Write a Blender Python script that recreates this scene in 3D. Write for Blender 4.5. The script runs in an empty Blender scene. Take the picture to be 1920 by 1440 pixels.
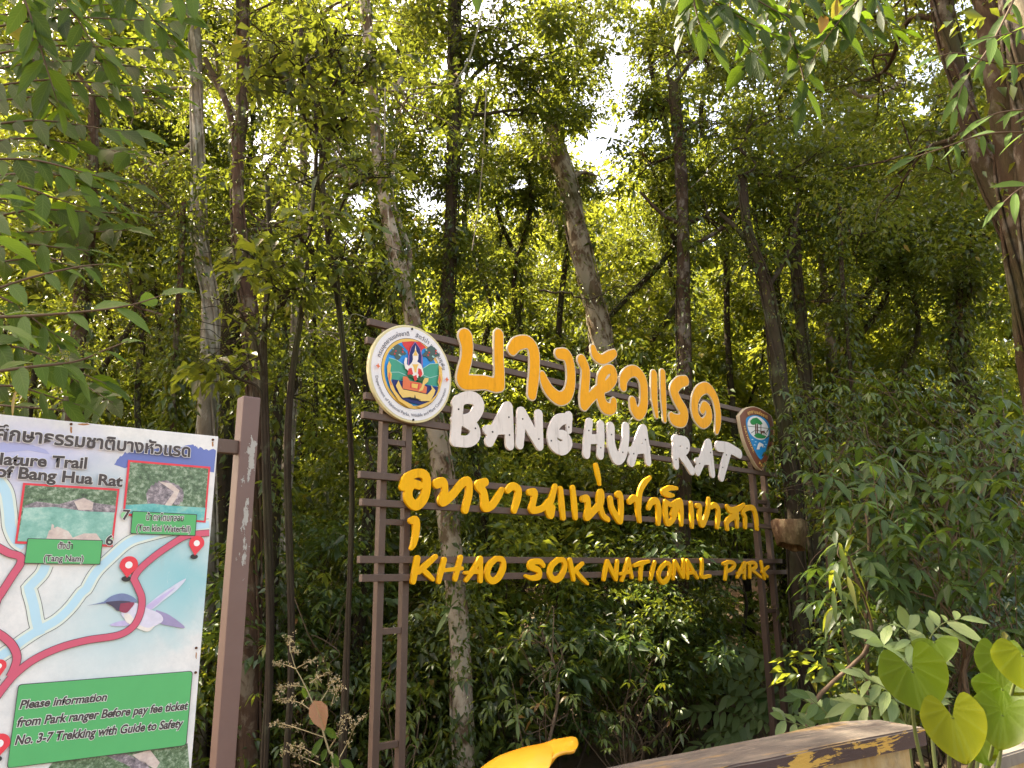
import bpy, bmesh, math, random
import numpy as np
from mathutils import Vector, Matrix
rng = np.random.default_rng(11)
random.seed(11)
S = bpy.context.scene
COL = S.collection

# ---------------------------------------------------------------- camera, sky, sun, exposure
FPX = 1440.0                      # focal length in pixels of the 1920 px wide photograph
PITCH, ROLL = math.radians(13.8), math.radians(-0.6)
CAM = Vector((0, 0, 1.6))
RCAM = Matrix.Rotation(math.pi / 2 + PITCH, 3, 'X') @ Matrix.Rotation(ROLL, 3, 'Z')
cd = bpy.data.cameras.new('camera')
cam = bpy.data.objects.new('camera', cd)
COL.objects.link(cam)
cam.matrix_world = Matrix.Translation(CAM) @ RCAM.to_4x4()
cd.sensor_width = 36
cd.lens = 36 * FPX / 1920
cd.clip_start, cd.clip_end = 0.05, 2000
S.camera = cam

SUN_AZ, SUN_EL = math.radians(-66), math.radians(57)
w = bpy.data.worlds.new('World')
S.world = w
w.use_nodes = True
nt = w.node_tree
sky = nt.nodes.new('ShaderNodeTexSky')
sky.sky_type = 'NISHITA'
sky.sun_disc = False
sky.sun_elevation = SUN_EL
sky.sun_rotation = SUN_AZ
sky.dust_density = 4.0
sky.air_density = 1.2
hz = nt.nodes.new('ShaderNodeMix'); hz.data_type = 'RGBA'; hz.blend_type = 'MULTIPLY'      # warm tint on the sky colour in place of white balance
hz.inputs[0].default_value = 1.0; hz.inputs[7].default_value = (1.24, 1.0, .8, 1)
nt.links.new(sky.outputs[0], hz.inputs[6])
nt.links.new(hz.outputs[2], nt.nodes['Background'].inputs[0])
nt.nodes['Background'].inputs[1].default_value = 0.15
sl = bpy.data.lights.new('sun', 'SUN')
sl.energy = 5.0
sl.angle = math.radians(0.5)
sl.color = (1.0, 0.88, 0.68)
so = bpy.data.objects.new('sun', sl)
COL.objects.link(so)
SDIR = Vector((math.sin(SUN_AZ) * math.cos(SUN_EL), math.cos(SUN_AZ) * math.cos(SUN_EL), math.sin(SUN_EL)))
so.rotation_euler = SDIR.to_track_quat('Z', 'Y').to_euler()
so.location = (0, 0, 30)
S.view_settings.view_transform = 'Standard'
S.view_settings.look = 'None'
S.view_settings.exposure = 2.55
S.view_settings.gamma = 1
S.cycles.max_bounces = 8
S.cycles.diffuse_bounces = 4
S.cycles.transmission_bounces = 4
S.cycles.glossy_bounces = 2

# ---------------------------------------------------------------- geometry of the view
R_np = np.array(RCAM)
def ray(px, py):
    return RCAM @ Vector(((px - 960) / FPX, -(py - 720) / FPX, -1))
def at(px, py, Y):                 # the point seen at (px, py) that stands Y metres ahead
    v = ray(px, py)
    return CAM + v * (Y / v.y)
def on_z(px, py, z):
    v = ray(px, py)
    return CAM + v * ((z - CAM.z) / v.z)
def project(P):                    # N x 3 -> pixels
    q = (np.asarray(P) - np.array(CAM)) @ R_np
    d = np.maximum(-q[:, 2], 1e-3)
    return 960 + FPX * q[:, 0] / d, 720 - FPX * q[:, 1] / d
def ground_z(x, y):
    x = np.asarray(x, float); y = np.asarray(y, float)
    z = -0.85 * np.clip((y - 4.2) / 1.6, 0, 1) ** 1.0
    z = z + np.clip(y - 13, 0, 100) * 0.2
    return z + 0.05 * np.sin(x * 1.3 + y * .7) * np.clip((y - 4.2) / 2, 0, 1)

# ---------------------------------------------------------------- object helpers
def link(o, parent=None):
    COL.objects.link(o)
    if parent is not None:
        o.parent = parent
    return o
def tag(o, label=None, cat=None, group=None, kind=None):
    if label: o['label'] = label
    if cat: o['category'] = cat
    if group: o['group'] = group
    if kind: o['kind'] = kind
    return o
def empty(name, M, label=None, cat=None, group=None):
    o = bpy.data.objects.new(name, None)
    o.empty_display_size = .1
    o.matrix_world = M if isinstance(M, Matrix) else Matrix.Translation(M)
    COL.objects.link(o)
    return tag(o, label, cat, group)
def obj(name, me, mats=None, parent=None):
    if mats is not None:
        for m in (mats if isinstance(mats, (list, tuple)) else [mats]):
            me.materials.append(m)
    return link(bpy.data.objects.new(name, me), parent)
def from_bm(bm, name, mats=None, parent=None, smooth=False):
    me = bpy.data.meshes.new(name)
    bmesh.ops.recalc_face_normals(bm, faces=bm.faces)
    bm.to_mesh(me); bm.free()
    if smooth:
        me.polygons.foreach_set('use_smooth', [True] * len(me.polygons))
    return obj(name, me, mats, parent)
def np_mesh(name, V, loops, starts, totals, attrs=None, smooth=False, mi=None):
    me = bpy.data.meshes.new(name)
    me.vertices.add(len(V)); me.vertices.foreach_set('co', np.asarray(V, np.float32).ravel())
    me.loops.add(len(loops)); me.loops.foreach_set('vertex_index', np.asarray(loops, np.int32))
    me.polygons.add(len(starts)); me.polygons.foreach_set('loop_start', np.asarray(starts, np.int32))
    try: me.polygons.foreach_set('loop_total', np.asarray(totals, np.int32))
    except Exception: pass
    if smooth: me.polygons.foreach_set('use_smooth', np.ones(len(starts), bool))
    if mi is not None: me.polygons.foreach_set('material_index', np.asarray(mi, np.int32))
    for k, a in (attrs or {}).items():
        at_ = me.attributes.new(k, 'FLOAT', 'POINT')
        at_.data.foreach_set('value', np.asarray(a, np.float32))
    me.update(calc_edges=True)
    return me
def box_bm(bm, x0, x1, y0, y1, z0, z1, bev=0.0):
    vs = [bm.verts.new(p) for p in ((x0,y0,z0),(x1,y0,z0),(x1,y1,z0),(x0,y1,z0),(x0,y0,z1),(x1,y0,z1),(x1,y1,z1),(x0,y1,z1))]
    fs = [bm.faces.new([vs[i] for i in f]) for f in ((0,3,2,1),(4,5,6,7),(0,1,5,4),(1,2,6,5),(2,3,7,6),(3,0,4,7))]
    if bev:
        es = list({e for f in fs for e in f.edges})
        bmesh.ops.bevel(bm, geom=es, offset=bev, segments=2, affect='EDGES', profile=.6)
def box(name, x0, x1, y0, y1, z0, z1, m, parent, bev=0.004):
    bm = bmesh.new(); box_bm(bm, x0, x1, y0, y1, z0, z1, bev)
    return from_bm(bm, name, m, parent)
def tube_arrays(pts, rad, n=8, rough=0.0, seed=0, cap=True):
    P = np.array([list(p) for p in pts], float); Rr = np.asarray(rad, float)
    T = np.gradient(P, axis=0); T /= np.linalg.norm(T, axis=1)[:, None] + 1e-9
    ref = np.array([0.31, 0.95, 0.05])
    A = np.cross(T, ref); A /= np.linalg.norm(A, axis=1)[:, None] + 1e-9
    B = np.cross(T, A)
    th = np.arange(n) * 2 * np.pi / n
    r_ = np.random.default_rng(seed)
    k = len(P)
    rr = Rr[:, None] * np.ones((k, n))
    if rough:
        ph = r_.uniform(0, 6.28, 6)
        s = np.arange(k)[:, None]
        rr = rr * (1 + rough * (np.sin(2 * th + ph[0] + s * .23) * .5 + np.sin(3 * th + ph[1] - s * .31) * .4
                   + .5 * np.sin(s * .9 + ph[2]) + r_.normal(0, .35, (k, n))))
    V = P[:, None, :] + rr[..., None] * (np.cos(th)[None, :, None] * A[:, None, :] + np.sin(th)[None, :, None] * B[:, None, :])
    V = V.reshape(-1, 3)
    i = np.arange(k - 1)[:, None] * n + np.arange(n)[None, :]
    j = np.arange(k - 1)[:, None] * n + (np.arange(n)[None, :] + 1) % n
    Q = np.stack([i, j, j + n, i + n], -1).reshape(-1, 4)
    return V, Q
def tubes_mesh(name, items, n=8, rough=0.0, smooth=True):   # items: list of (pts, radii)
    Vs, Qs, o = [], [], 0
    for s, (p, r) in enumerate(items):
        V, Q = tube_arrays(p, r, n, rough, s + 3)
        Vs.append(V); Qs.append(Q + o); o += len(V)
    V = np.concatenate(Vs); Q = np.concatenate(Qs)
    return np_mesh(name, V, Q.ravel(), np.arange(len(Q)) * 4, np.full(len(Q), 4), smooth=smooth)
def spline(pts, n=6):              # Catmull-Rom through the points (any dimension)
    P = np.array([list(p) for p in pts], float)
    if len(P) < 3:
        t = np.linspace(0, 1, n + 1)[:, None]
        return P[0] * (1 - t) + P[-1] * t
    E = np.vstack([2 * P[0] - P[1], P, 2 * P[-1] - P[-2]])
    out = []
    for i in range(1, len(E) - 2):
        a, b, c, d = E[i - 1], E[i], E[i + 1], E[i + 2]
        for t in np.arange(n) / n:
            out.append(.5 * (2 * b + (c - a) * t + (2 * a - 5 * b + 4 * c - d) * t * t + (3 * b - a - 3 * c + d) * t ** 3))
    out.append(P[-1])
    return np.array(out)

# ---------------------------------------------------------------- materials
def new_mat(name):
    m = bpy.data.materials.new(name); m.use_nodes = True
    return m, m.node_tree, m.node_tree.nodes['Principled BSDF']
def N(t, kind, **kw):
    n = t.nodes.new(kind)
    for k, v in kw.items(): setattr(n, k, v)
    return n
def mixrgb(t, fac, a, b, mode='MIX'):
    n = t.nodes.new('ShaderNodeMix'); n.data_type = 'RGBA'; n.blend_type = mode
    for s, v in ((0, fac), (6, a), (7, b)):
        if isinstance(v, bpy.types.NodeSocket): t.links.new(v, n.inputs[s])
        else: n.inputs[s].default_value = v if s == 0 else (*v[:3], 1)
    return n.outputs[2]
def ramp(t, src, stops, interp='LINEAR'):
    n = t.nodes.new('ShaderNodeValToRGB'); n.color_ramp.interpolation = interp
    e = n.color_ramp.elements
    while len(e) < len(stops): e.new(.5)
    for el, (p, c) in zip(e, stops):
        el.position = p; el.color = (*c[:3], 1) if not isinstance(c, float) else (c, c, c, 1)
    t.links.new(src, n.inputs[0])
    return n.outputs[0]
def noise(t, scale, detail=4, vec=None, rough=.6, dist=0):
    n = t.nodes.new('ShaderNodeTexNoise'); n.inputs['Scale'].default_value = scale
    n.inputs['Detail'].default_value = detail; n.inputs['Roughness'].default_value = rough
    n.inputs['Distortion'].default_value = dist
    if vec is not None: t.links.new(vec, n.inputs['Vector'])
    return n.outputs[0]
def coords(t, scale=(1, 1, 1), kind='Object'):
    c = t.nodes.new('ShaderNodeTexCoord'); m = t.nodes.new('ShaderNodeMapping')
    m.inputs['Scale'].default_value = scale
    t.links.new(c.outputs[kind], m.inputs[0])
    return m.outputs[0]
def bump(t, b, h, strength=.4, dist=.01):
    n = t.nodes.new('ShaderNodeBump'); n.inputs['Strength'].default_value = strength
    n.inputs['Distance'].default_value = dist
    t.links.new(h, n.inputs['Height']); t.links.new(n.outputs[0], b.inputs['Normal'])
def plain(name, c, rough=.6, var=.12, scale=30, spec=.3):
    m, t, b = new_mat(name)
    v = coords(t)
    f = noise(t, scale, 5, v)
    t.links.new(mixrgb(t, f, [x * (1 - var) for x in c], [min(1, x * (1 + var)) for x in c]), b.inputs['Base Color'])
    b.inputs['Roughness'].default_value = rough
    b.inputs['Specular IOR Level'].default_value = spec
    return m
def leaf_mat(name, stops, trans=.4, tcol=(.22, .3, .02), rough=.36, spec=.5, veins=False, quilt=.0):
    m, t, b = new_mat(name)
    a = N(t, 'ShaderNodeAttribute', attribute_name='tint')
    col = ramp(t, a.outputs['Fac'], stops)
    if veins:
        al = N(t, 'ShaderNodeAttribute', attribute_name='along'); ac = N(t, 'ShaderNodeAttribute', attribute_name='across')
        m1 = N(t, 'ShaderNodeMath', operation='MULTIPLY_ADD'); t.links.new(ac.outputs['Fac'], m1.inputs[0])
        m1.inputs[1].default_value = -.28; t.links.new(al.outputs['Fac'], m1.inputs[2])
        m2 = N(t, 'ShaderNodeMath', operation='MULTIPLY'); t.links.new(m1.outputs[0], m2.inputs[0]); m2.inputs[1].default_value = veins
        m3 = N(t, 'ShaderNodeMath', operation='SINE'); t.links.new(m2.outputs[0], m3.inputs[0])
        st = ramp(t, m3.outputs[0], [(.8, 0.0), (.98, 1.0)])
        mid = ramp(t, ac.outputs['Fac'], [(.03, 1.0), (.09, 0.0)])
        mx = N(t, 'ShaderNodeMath', operation='MAXIMUM'); t.links.new(st, mx.inputs[0]); t.links.new(mid, mx.inputs[1])
        ms = N(t, 'ShaderNodeMath', operation='MULTIPLY'); t.links.new(mx.outputs[0], ms.inputs[0]); ms.inputs[1].default_value = .3 if not quilt else .13
        col = mixrgb(t, ms.outputs[0], col, (.16, .24, .05))
        if quilt:
            col = mixrgb(t, ramp(t, m3.outputs[0], [(.0, quilt), (.75, 0.0)]), col, (.03, .07, .003))
        bump(t, b, m3.outputs[0] if quilt else mx.outputs[0], .35 if not quilt else .12, .004)
    t.links.new(col, b.inputs['Base Color'])
    b.inputs['Roughness'].default_value = rough
    b.inputs['Specular IOR Level'].default_value = spec
    tr = N(t, 'ShaderNodeBsdfTranslucent')
    t.links.new(mixrgb(t, .62, col, tcol), tr.inputs[0])
    mx = N(t, 'ShaderNodeMixShader'); mx.inputs[0].default_value = trans
    t.links.new(b.outputs[0], mx.inputs[1]); t.links.new(tr.outputs[0], mx.inputs[2])
    t.links.new(mx.outputs[0], t.nodes['Material Output'].inputs[0])
    return m
DK, MD, LT, YL, BR = (.015, .03, .007), (.038, .066, .012), (.085, .125, .018), (.18, .16, .025), (.15, .07, .02)
M_LEAF = leaf_mat('forest_leaf', [(0, DK), (.45, MD), (.8, LT), (.93, LT), (.95, YL), (1, BR)], trans=.42, tcol=(.33, .37, .025), rough=.36, spec=.5)
M_LEAFD = leaf_mat('dark_leaf', [(0, (.02, .04, .012)), (.6, (.045, .08, .02)), (1, (.09, .135, .03))], trans=.35, tcol=(.2, .28, .02), spec=.4)
M_LEAFY = leaf_mat('yellow_green_leaf', [(0, (.04, .075, .012)), (.5, (.08, .135, .016)), (.9, (.15, .19, .02)), (1, (.2, .14, .03))], trans=.5, tcol=(.42, .43, .03))  # yellower leaf; the glow of sunlit patches is put into its colour
M_NEAR = leaf_mat('large_leaf', [(0, (.01, .024, .004)), (.4, (.022, .052, .008)), (.7, (.06, .115, .02)), (.92, (.09, .16, .03)), (.95, (.3, .24, .02)), (1, (.35, .16, .03))], trans=.42, tcol=(.2, .32, .015), rough=.5, spec=.14, veins=60)
M_WHORL = leaf_mat('glossy_leaf', [(0, (.021, .046, .011)), (.6, (.043, .084, .02)), (1, (.17, .22, .08))], trans=.35, tcol=(.22, .34, .03), rough=.42, spec=.35, veins=55)  # pale top stop makes up for missing light on the frond plants
M_AROID = leaf_mat('heart_leaf', [(0, (.022, .055, .002)), (.5, (.045, .085, .002)), (1, (.15, .16, .003))], trans=.5, tcol=(.4, .42, .003), rough=.38, spec=.12, veins=24, quilt=.12)
M_DRYLEAF = leaf_mat('dry_leaf', [(0, (.2, .085, .03)), (1, (.32, .15, .06))], trans=.3, tcol=(.4, .2, .06), veins=50)
def bark(name, c1, c2, spot, spot_amt, sz=1.0, k=.62):
    c1, c2, spot = [[x * k for x in q] for q in (c1, c2, spot)]
    m, t, b = new_mat(name)
    v = coords(t, (1, 1, .28))
    f = noise(t, 9 * sz, 6, v, .7, .6)
    col = mixrgb(t, ramp(t, f, [(.32, 0.0), (.68, 1.0)]), c1, c2)
    v2 = coords(t, (1, 1, .6))
    g = noise(t, 5 * sz, 5, v2, .65, .3)
    col = mixrgb(t, ramp(t, g, [(1 - spot_amt - .06, 0.0), (1 - spot_amt + .03, 1.0)]), col, spot)
    mo = noise(t, 1.3, 3, v2)
    col = mixrgb(t, ramp(t, mo, [(.5, 0.0), (.72, .6)]), col, (.045, .06, .015))
    t.links.new(col, b.inputs['Base Color'])
    b.inputs['Roughness'].default_value = .9
    b.inputs['Specular IOR Level'].default_value = .15
    bump(t, b, noise(t, 26 * sz, 6, v, .75), .8, .02)
    return m
B_GREY = bark('grey_bark', (.15, .12, .085), (.3, .26, .2), (.4, .37, .3), .44, k=.95)
B_RED = bark('reddish_bark', (.07, .04, .024), (.15, .09, .055), (.24, .19, .13), .42, 1.2, k=.55)
B_MOT = bark('mottled_bark', (.12, .075, .045), (.28, .2, .13), (.5, .43, .32), .5)
B_DARK = bark('dark_bark', (.035, .026, .016), (.075, .055, .035), (.1, .1, .06), .38)
B_EDGE = bark('orange_tinged_bark', (.09, .055, .03), (.2, .12, .06), (.34, .28, .2), .42, 1.0, k=.24)
B_PALE = bark('pale_bark', (.3, .25, .19), (.46, .4, .32), (.2, .15, .1), .36)
B_LICH = bark('lichen_bark', (.07, .05, .03), (.16, .1, .055), (.36, .31, .25), .4, 1.0, k=.34)
M_STEM = plain('green_stem', (.09, .11, .03), .6)
M_TWIG = plain('brown_twig', (.09, .06, .035), .8)
# ---------------------------------------------------------------- leaf builders (numpy)
def unit(v):
    return v / (np.linalg.norm(v, axis=-1, keepdims=True) + 1e-9)
def leaf_arrays(P, D, Nn, L, W, tint, fold=.25, droop=.15, fine=False):
    n = len(P)
    D = unit(D); Sd = unit(np.cross(D, Nn)); Nn = np.cross(Sd, D)
    dz = np.array([0, 0, -1.])
    if not fine:
        base = P
        l = P + D * (L * .42)[:, None] + Sd * (W * .5)[:, None] + Nn * (W * fold)[:, None]
        r = P + D * (L * .42)[:, None] - Sd * (W * .5)[:, None] + Nn * (W * fold)[:, None]
        tip = P + D * L[:, None] + dz * (L * droop)[:, None]
        V = np.stack([base, r, tip, l], 1).reshape(-1, 3)
        o = np.arange(n)[:, None] * 4
        F = np.concatenate([o + np.array([0, 1, 2]), o + np.array([0, 2, 3])], 1).reshape(-1)
        return V, F, np.full(2 * n, 3), np.repeat(tint, 4), None, None
    ts = np.array([0, .18, .42, .68, .87, 1.0]); hw = np.array([0, .34, .5, .4, .17, 0])
    mids, ls, rs = [], [], []
    for t_, h_ in zip(ts, hw):
        c = P + D * (L * t_)[:, None] + dz * (L * droop * t_ ** 2)[:, None]
        wob = 1 + .25 * np.sin(t_ * 9 + P[:, 0] * 50)
        mids.append(c)
        ls.append(c + Sd * (W * h_)[:, None] + Nn * (W * h_ * fold * 1.6 * wob)[:, None])
        rs.append(c - Sd * (W * h_)[:, None] + Nn * (W * h_ * fold * 1.6 / wob)[:, None])
    seq = [mids[0]]; al = [0.]; ac = [0.]
    for k in (1, 2, 3, 4):
        seq += [ls[k], mids[k], rs[k]]; al += [ts[k]] * 3; ac += [1., 0., 1.]
    seq.append(mids[5]); al.append(1.); ac.append(0.)
    V = np.stack(seq, 1).reshape(-1, 3); m = len(seq)
    tri = [[0, 2, 1], [0, 3, 2], [11, 13, 10], [12, 13, 11]]
    quad = []
    for k in range(3):
        a = 1 + 3 * k
        quad += [[a, a + 1, a + 4, a + 3], [a + 1, a + 2, a + 5, a + 4]]
    o = np.arange(n)[:, None] * m
    per = np.concatenate([np.array(tri).ravel(), np.array(quad).ravel()])
    F = (o + per[None, :]).reshape(-1)
    tot = np.tile(np.array([3] * 4 + [4] * 6), n)
    return V, F, tot, np.repeat(tint, m), np.tile(al, n), np.tile(ac, n)
def leaves_mesh(name, *a, **k):
    V, F, tot, ti, al, ac = leaf_arrays(*a, **k)
    st = np.concatenate([[0], np.cumsum(tot)[:-1]])
    at_ = {'tint': ti}
    if al is not None: at_.update(along=al, across=ac)
    return np_mesh(name, V, F, st, tot, at_, smooth=al is not None)

# gaps in the canopy where the sky comes through (pixel ellipses: cx, cy, rx, ry)
GAPS = [(1160,130,24,85),(1118,275,26,75),(1140,345,45,18),(975,345,48,28),(955,235,32,36),(885,185,18,14),(745,88,22,16),
        (790,145,16,12),(665,375,28,26),(483,265,20,16),(592,300,20,56),(280,137,16,10),(1705,115,22,40),(1730,205,50,42),
        (1796,25,20,28),(1215,10,45,14),(985,465,14,10),(470,480,16,20),(455,520,12,20),(560,480,12,16),(405,640,12,36),(270,470,20,24),
        (240,330,14,14),(620,640,8,20),(520,585,12,12),(330,600,18,40),(205,560,10,24),(690,160,14,20),(1060,60,10,14),(1000,120,10,10),(860,30,10,10),
        (1300,140,10,8),(1545,90,12,8),(300,500,14,10),(640,290,14,12),(655,60,12,22),(430,610,10,18),(415,675,9,26),(318,675,8,22),(155,440,12,9),(525,150,14,10),(1625,120,16,10),(1590,60,10,10)]
def keep(P, soft=1.0):
    x, y = project(P)
    ok = np.ones(len(P), bool)
    for gi, (cx, cy, rx, ry) in enumerate(GAPS):
        if gi in (0, 1): rx, ry = rx * .82, ry * .9
        else: rx, ry = rx * (.5 if gi in (2, 3, 4, 12, 13, 14) else .72), ry * (.5 if gi in (2, 3, 4, 12, 13, 14) else .72)
        d = ((x - cx) / rx) ** 2 + ((y - cy) / ry) ** 2
        ok &= ~((d < rng.uniform(.2, 1.2, len(P)) * soft) & (rng.uniform(0, 1, len(P)) < .86))
    return ok
def leaf_clumps(C, rad, per, L, flat=.55, droopy=.5, tint=(.1, .75), odd=.02, check=True, out=None):
    """leaf positions/directions for clumps at C (M x 3)"""
    C = np.asarray(C, float); M_ = len(C)
    rad = np.broadcast_to(np.asarray(rad, float), (M_,))
    idx = np.repeat(np.arange(M_), per)
    n = len(idx)
    off = rng.normal(0, 1, (n, 3)); off = unit(off) * (rng.uniform(0.05, 1, (n, 1)) ** .55)
    off[:, 2] *= flat
    P = C[idx] + off * rad[idx][:, None]
    D = unit(off + rng.normal(0, .5, (n, 3))); D[:, 2] = D[:, 2] * .5 - droopy * rng.uniform(.3, 1.2, n)
    Nn = rng.normal(0, .45, (n, 3)) + np.array([0, 0, 1.])
    l = L * rng.uniform(.6, 1.3, n) * rng.choice([.65, .85, 1.0, 1.35, 1.7], M_, p=[.2, .25, .3, .15, .1])[idx]
    ct = rng.uniform(tint[0], tint[1], M_)
    ti = np.clip(ct[idx] + rng.normal(0, .1, n), 0, .9)
    ti = np.where(rng.uniform(0, 1, n) < odd, rng.uniform(.93, 1, n), ti)
    if check:
        k = keep(P); P, D, Nn, l, ti = P[k], D[k], Nn[k], l[k], ti[k]
    return P, D, Nn, l, l * rng.uniform(.4, .58, len(l)), ti
def cat_leaves(lst):
    return [np.concatenate(z) for z in zip(*lst)]

def limb(a, b, r0, r1, sag=.12, n=6):
    a = np.array(a, float); b = np.array(b, float)
    L_ = np.linalg.norm(b - a)
    m1 = a + (b - a) * .35 + rng.normal(0, .09 * L_, 3) + np.array([0, 0, sag * L_])
    m2 = a + (b - a) * .7 + rng.normal(0, .07 * L_, 3) + np.array([0, 0, sag * L_ * .7])
    p = spline([a, m1, m2, b], n)
    return p, np.linspace(r0, r1, len(p))
def add_twigs(items, p, r, k=3, ln=.6):
    for _ in range(k):
        i = rng.integers(len(p) // 3, len(p))
        d = rng.normal(0, 1, 3); d[2] = abs(d[2]) * .3 - .2
        q, rr = limb(p[i], p[i] + unit(d) * ln * rng.uniform(.5, 1.3), r[i] * .6, .003, .05, 3)
        items.append((q, rr))

TREES = []
def tree(label, px, Y, bark_m, crowns, leaf=.1, leaf_m=None, group=None, forks=(), name='forest_tree', lean_y=0.0, vines=0, cat='tree', per=60, tint=(.1, .75), to_ground=True, rough=.06):
    """px: list of (x, y, width) down the trunk in the photograph; crowns: list of (x, y, Y, radius m, clumps, clump radius)"""
    P3, rad = [], []
    for i, (x, y, wd) in enumerate(px):
        yy = Y + lean_y * (i / max(1, len(px) - 1) - .5)
        P3.append(at(x, y, yy)); rad.append(.5 * wd * yy * 1.02 / FPX)
    if to_ground:
        b = P3[-1]; g = float(ground_z(b.x, b.y))
        if b.z > g + .3:
            P3.append(Vector((b.x + (b.x - P3[-2].x) * .1, b.y, (b.z + g) / 2))); rad.append(rad[-1] * 1.06)
            P3.append(Vector((b.x, b.y, g - .1))); rad.append(rad[-2] * 1.45)
    base = P3[-1]
    trunk = spline([(*p, r) for p, r in zip(P3, rad)], 7)
    root = empty(name, Vector((base.x, base.y, float(ground_z(base.x, base.y)))), label, cat, group)
    inv = np.array([root.location.x, root.location.y, root.location.z])
    items = [(trunk[:, :3] - inv, trunk[:, 3])]
    for fk in forks:
        q = spline([(*at(x, y, Y + dy), .5 * wd * Y / FPX) for (x, y, wd, dy) in fk], 6)
        items.append((q[:, :3] - inv, q[:, 3]))
    lv = []
    for (cx, cy, cY, cr, nc, crd) in crowns:
        c = np.array(at(cx, cy, cY))
        o = unit(rng.normal(0, 1, (nc, 3))) * (rng.uniform(.1, 1, (nc, 1)) ** .5) * cr
        o[:, 2] *= .75
        C = c + o
        C = C[keep(C, .8)]
        if not len(C): continue
        lv.append(leaf_clumps(C, crd * rng.uniform(.6, 1.2, len(C)), per, leaf, tint=tint))
        d = np.linalg.norm(trunk[:, :3] - c, axis=1) + np.maximum(trunk[:, 2] - c[2] + .4, 0) * 2
        j = int(np.argmin(d)); st = trunk[j, :3]
        mp, mr = limb(st - inv, c - inv, max(.012, trunk[j, 3] * .4), .014, .06)
        items.append((mp, mr))
        for q in C[rng.permutation(len(C))[:min(len(C), 9)]]:
            i = rng.integers(len(mp) // 2, len(mp))
            b_, r_ = limb(mp[i], q - inv, mr[i] * .7, .004, .05, 4)
            items.append((b_, r_)); add_twigs(items, b_, r_, 2, .5)
    if True:
        n = vines or int(10 + 2.2 * len(trunk))
        j = rng.integers(0, len(trunk) - 6, n)
        C = trunk[j, :3] + rng.normal(0, 1, (n, 3)) * trunk[j, 3][:, None] * 1.2
        lv.append(leaf_clumps(C, rng.uniform(.12, .3, n), 22, leaf * .85, flat=1.3, droopy=1.0, tint=(.1, .6), check=False))
        for k in range(4 if vines else 1):
            ph = rng.uniform(0, 6.28)
            s = np.arange(0, len(trunk))
            rr = trunk[:, 3] * 1.15
            q = trunk[:, :3] + np.stack([np.cos(ph + s * .12) * rr, np.sin(ph + s * .12) * rr, 0 * rr], 1)
            items.append((q - inv, np.full(len(q), .014)))
    me = tubes_mesh('trunk', items, 9, rough)
    obj('trunk', me, bark_m, root)
    if lv:
        P, D, Nn, L, W, ti = cat_leaves(lv)
        obj('crown', leaves_mesh('crown', P - inv, D, Nn, L, W, ti), leaf_m or M_LEAF, root)
    return root
# ---------------------------------------------------------------- ground
xs = np.linspace(-60, 60, 121); ys = np.linspace(-30, 90, 181)
X, Y_ = np.meshgrid(xs, ys)
Z = ground_z(X, Y_)
V = np.stack([X, Y_, Z], -1).reshape(-1, 3)
i = (np.arange(len(ys) - 1)[:, None] * len(xs) + np.arange(len(xs) - 1)[None, :]).reshape(-1)
Q = np.stack([i, i + 1, i + 1 + len(xs), i + len(xs)], -1)
me = np_mesh('forest_floor', V, Q.ravel(), np.arange(len(Q)) * 4, np.full(len(Q), 4), smooth=True)
m, t, b = new_mat('leaf_litter')
v = coords(t)
c1 = mixrgb(t, noise(t, 14, 6, v, .75), (.05, .03, .015), (.16, .1, .05))
c1 = mixrgb(t, ramp(t, noise(t, 2, 4, v), [(.45, 0.0), (.65, .7)]), c1, (.03, .045, .012))
t.links.new(c1, b.inputs['Base Color']); b.inputs['Roughness'].default_value = .9
bump(t, b, noise(t, 30, 5, v), .8, .03)
tag(obj('forest_floor', me, m), kind='structure')

# ---------------------------------------------------------------- sign lettering helpers
def contours(f, x0, y0, h):
    """iso-0 contours (f < 0 inside) of a grid by marching squares -> list of closed polylines"""
    ny, nx = f.shape
    s = f < 0
    mixed = np.argwhere((s[:-1, :-1] != s[1:, :-1]) | (s[:-1, :-1] != s[:-1, 1:]) | (s[:-1, :-1] != s[1:, 1:]))
    nxt = {}
    pos = {}
    def ept(a, b_):
        k = (a, b_) if a < b_ else (b_, a)
        if k not in pos:
            fa, fb = f[k[0]], f[k[1]]
            u = fa / (fa - fb)
            pos[k] = (x0 + h * (k[0][1] + (k[1][1] - k[0][1]) * u), y0 + h * (k[0][0] + (k[1][0] - k[0][0]) * u))
        return k
    for (j, i_) in mixed:
        c = [(j, i_), (j, i_ + 1), (j + 1, i_ + 1), (j + 1, i_)]
        ins = [bool(s[q]) for q in c]
        ent = []
        for a in range(4):
            p, q = a, (a + 1) % 4
            if ins[p] and not ins[q]: ent.append(('out', ept(c[p], c[q])))
            elif ins[q] and not ins[p]: ent.append(('in', ept(c[p], c[q])))
        outs = [e for k_, e in ent if k_ == 'out']; inn = [e for k_, e in ent if k_ == 'in']
        if len(outs) == 1: nxt[outs[0]] = inn[0]
        else:
            order = [e for e in ent]
            for a in range(4):
                if order[a][0] == 'out': nxt[order[a][1]] = order[(a + 1) % 4][1]
    res = []
    while nxt:
        st = next(iter(nxt)); loop = []; k = st
        while k in nxt:
            loop.append(pos[k]); k = nxt.pop(k)
        if len(loop) > 8: res.append(loop)
    return res
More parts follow.
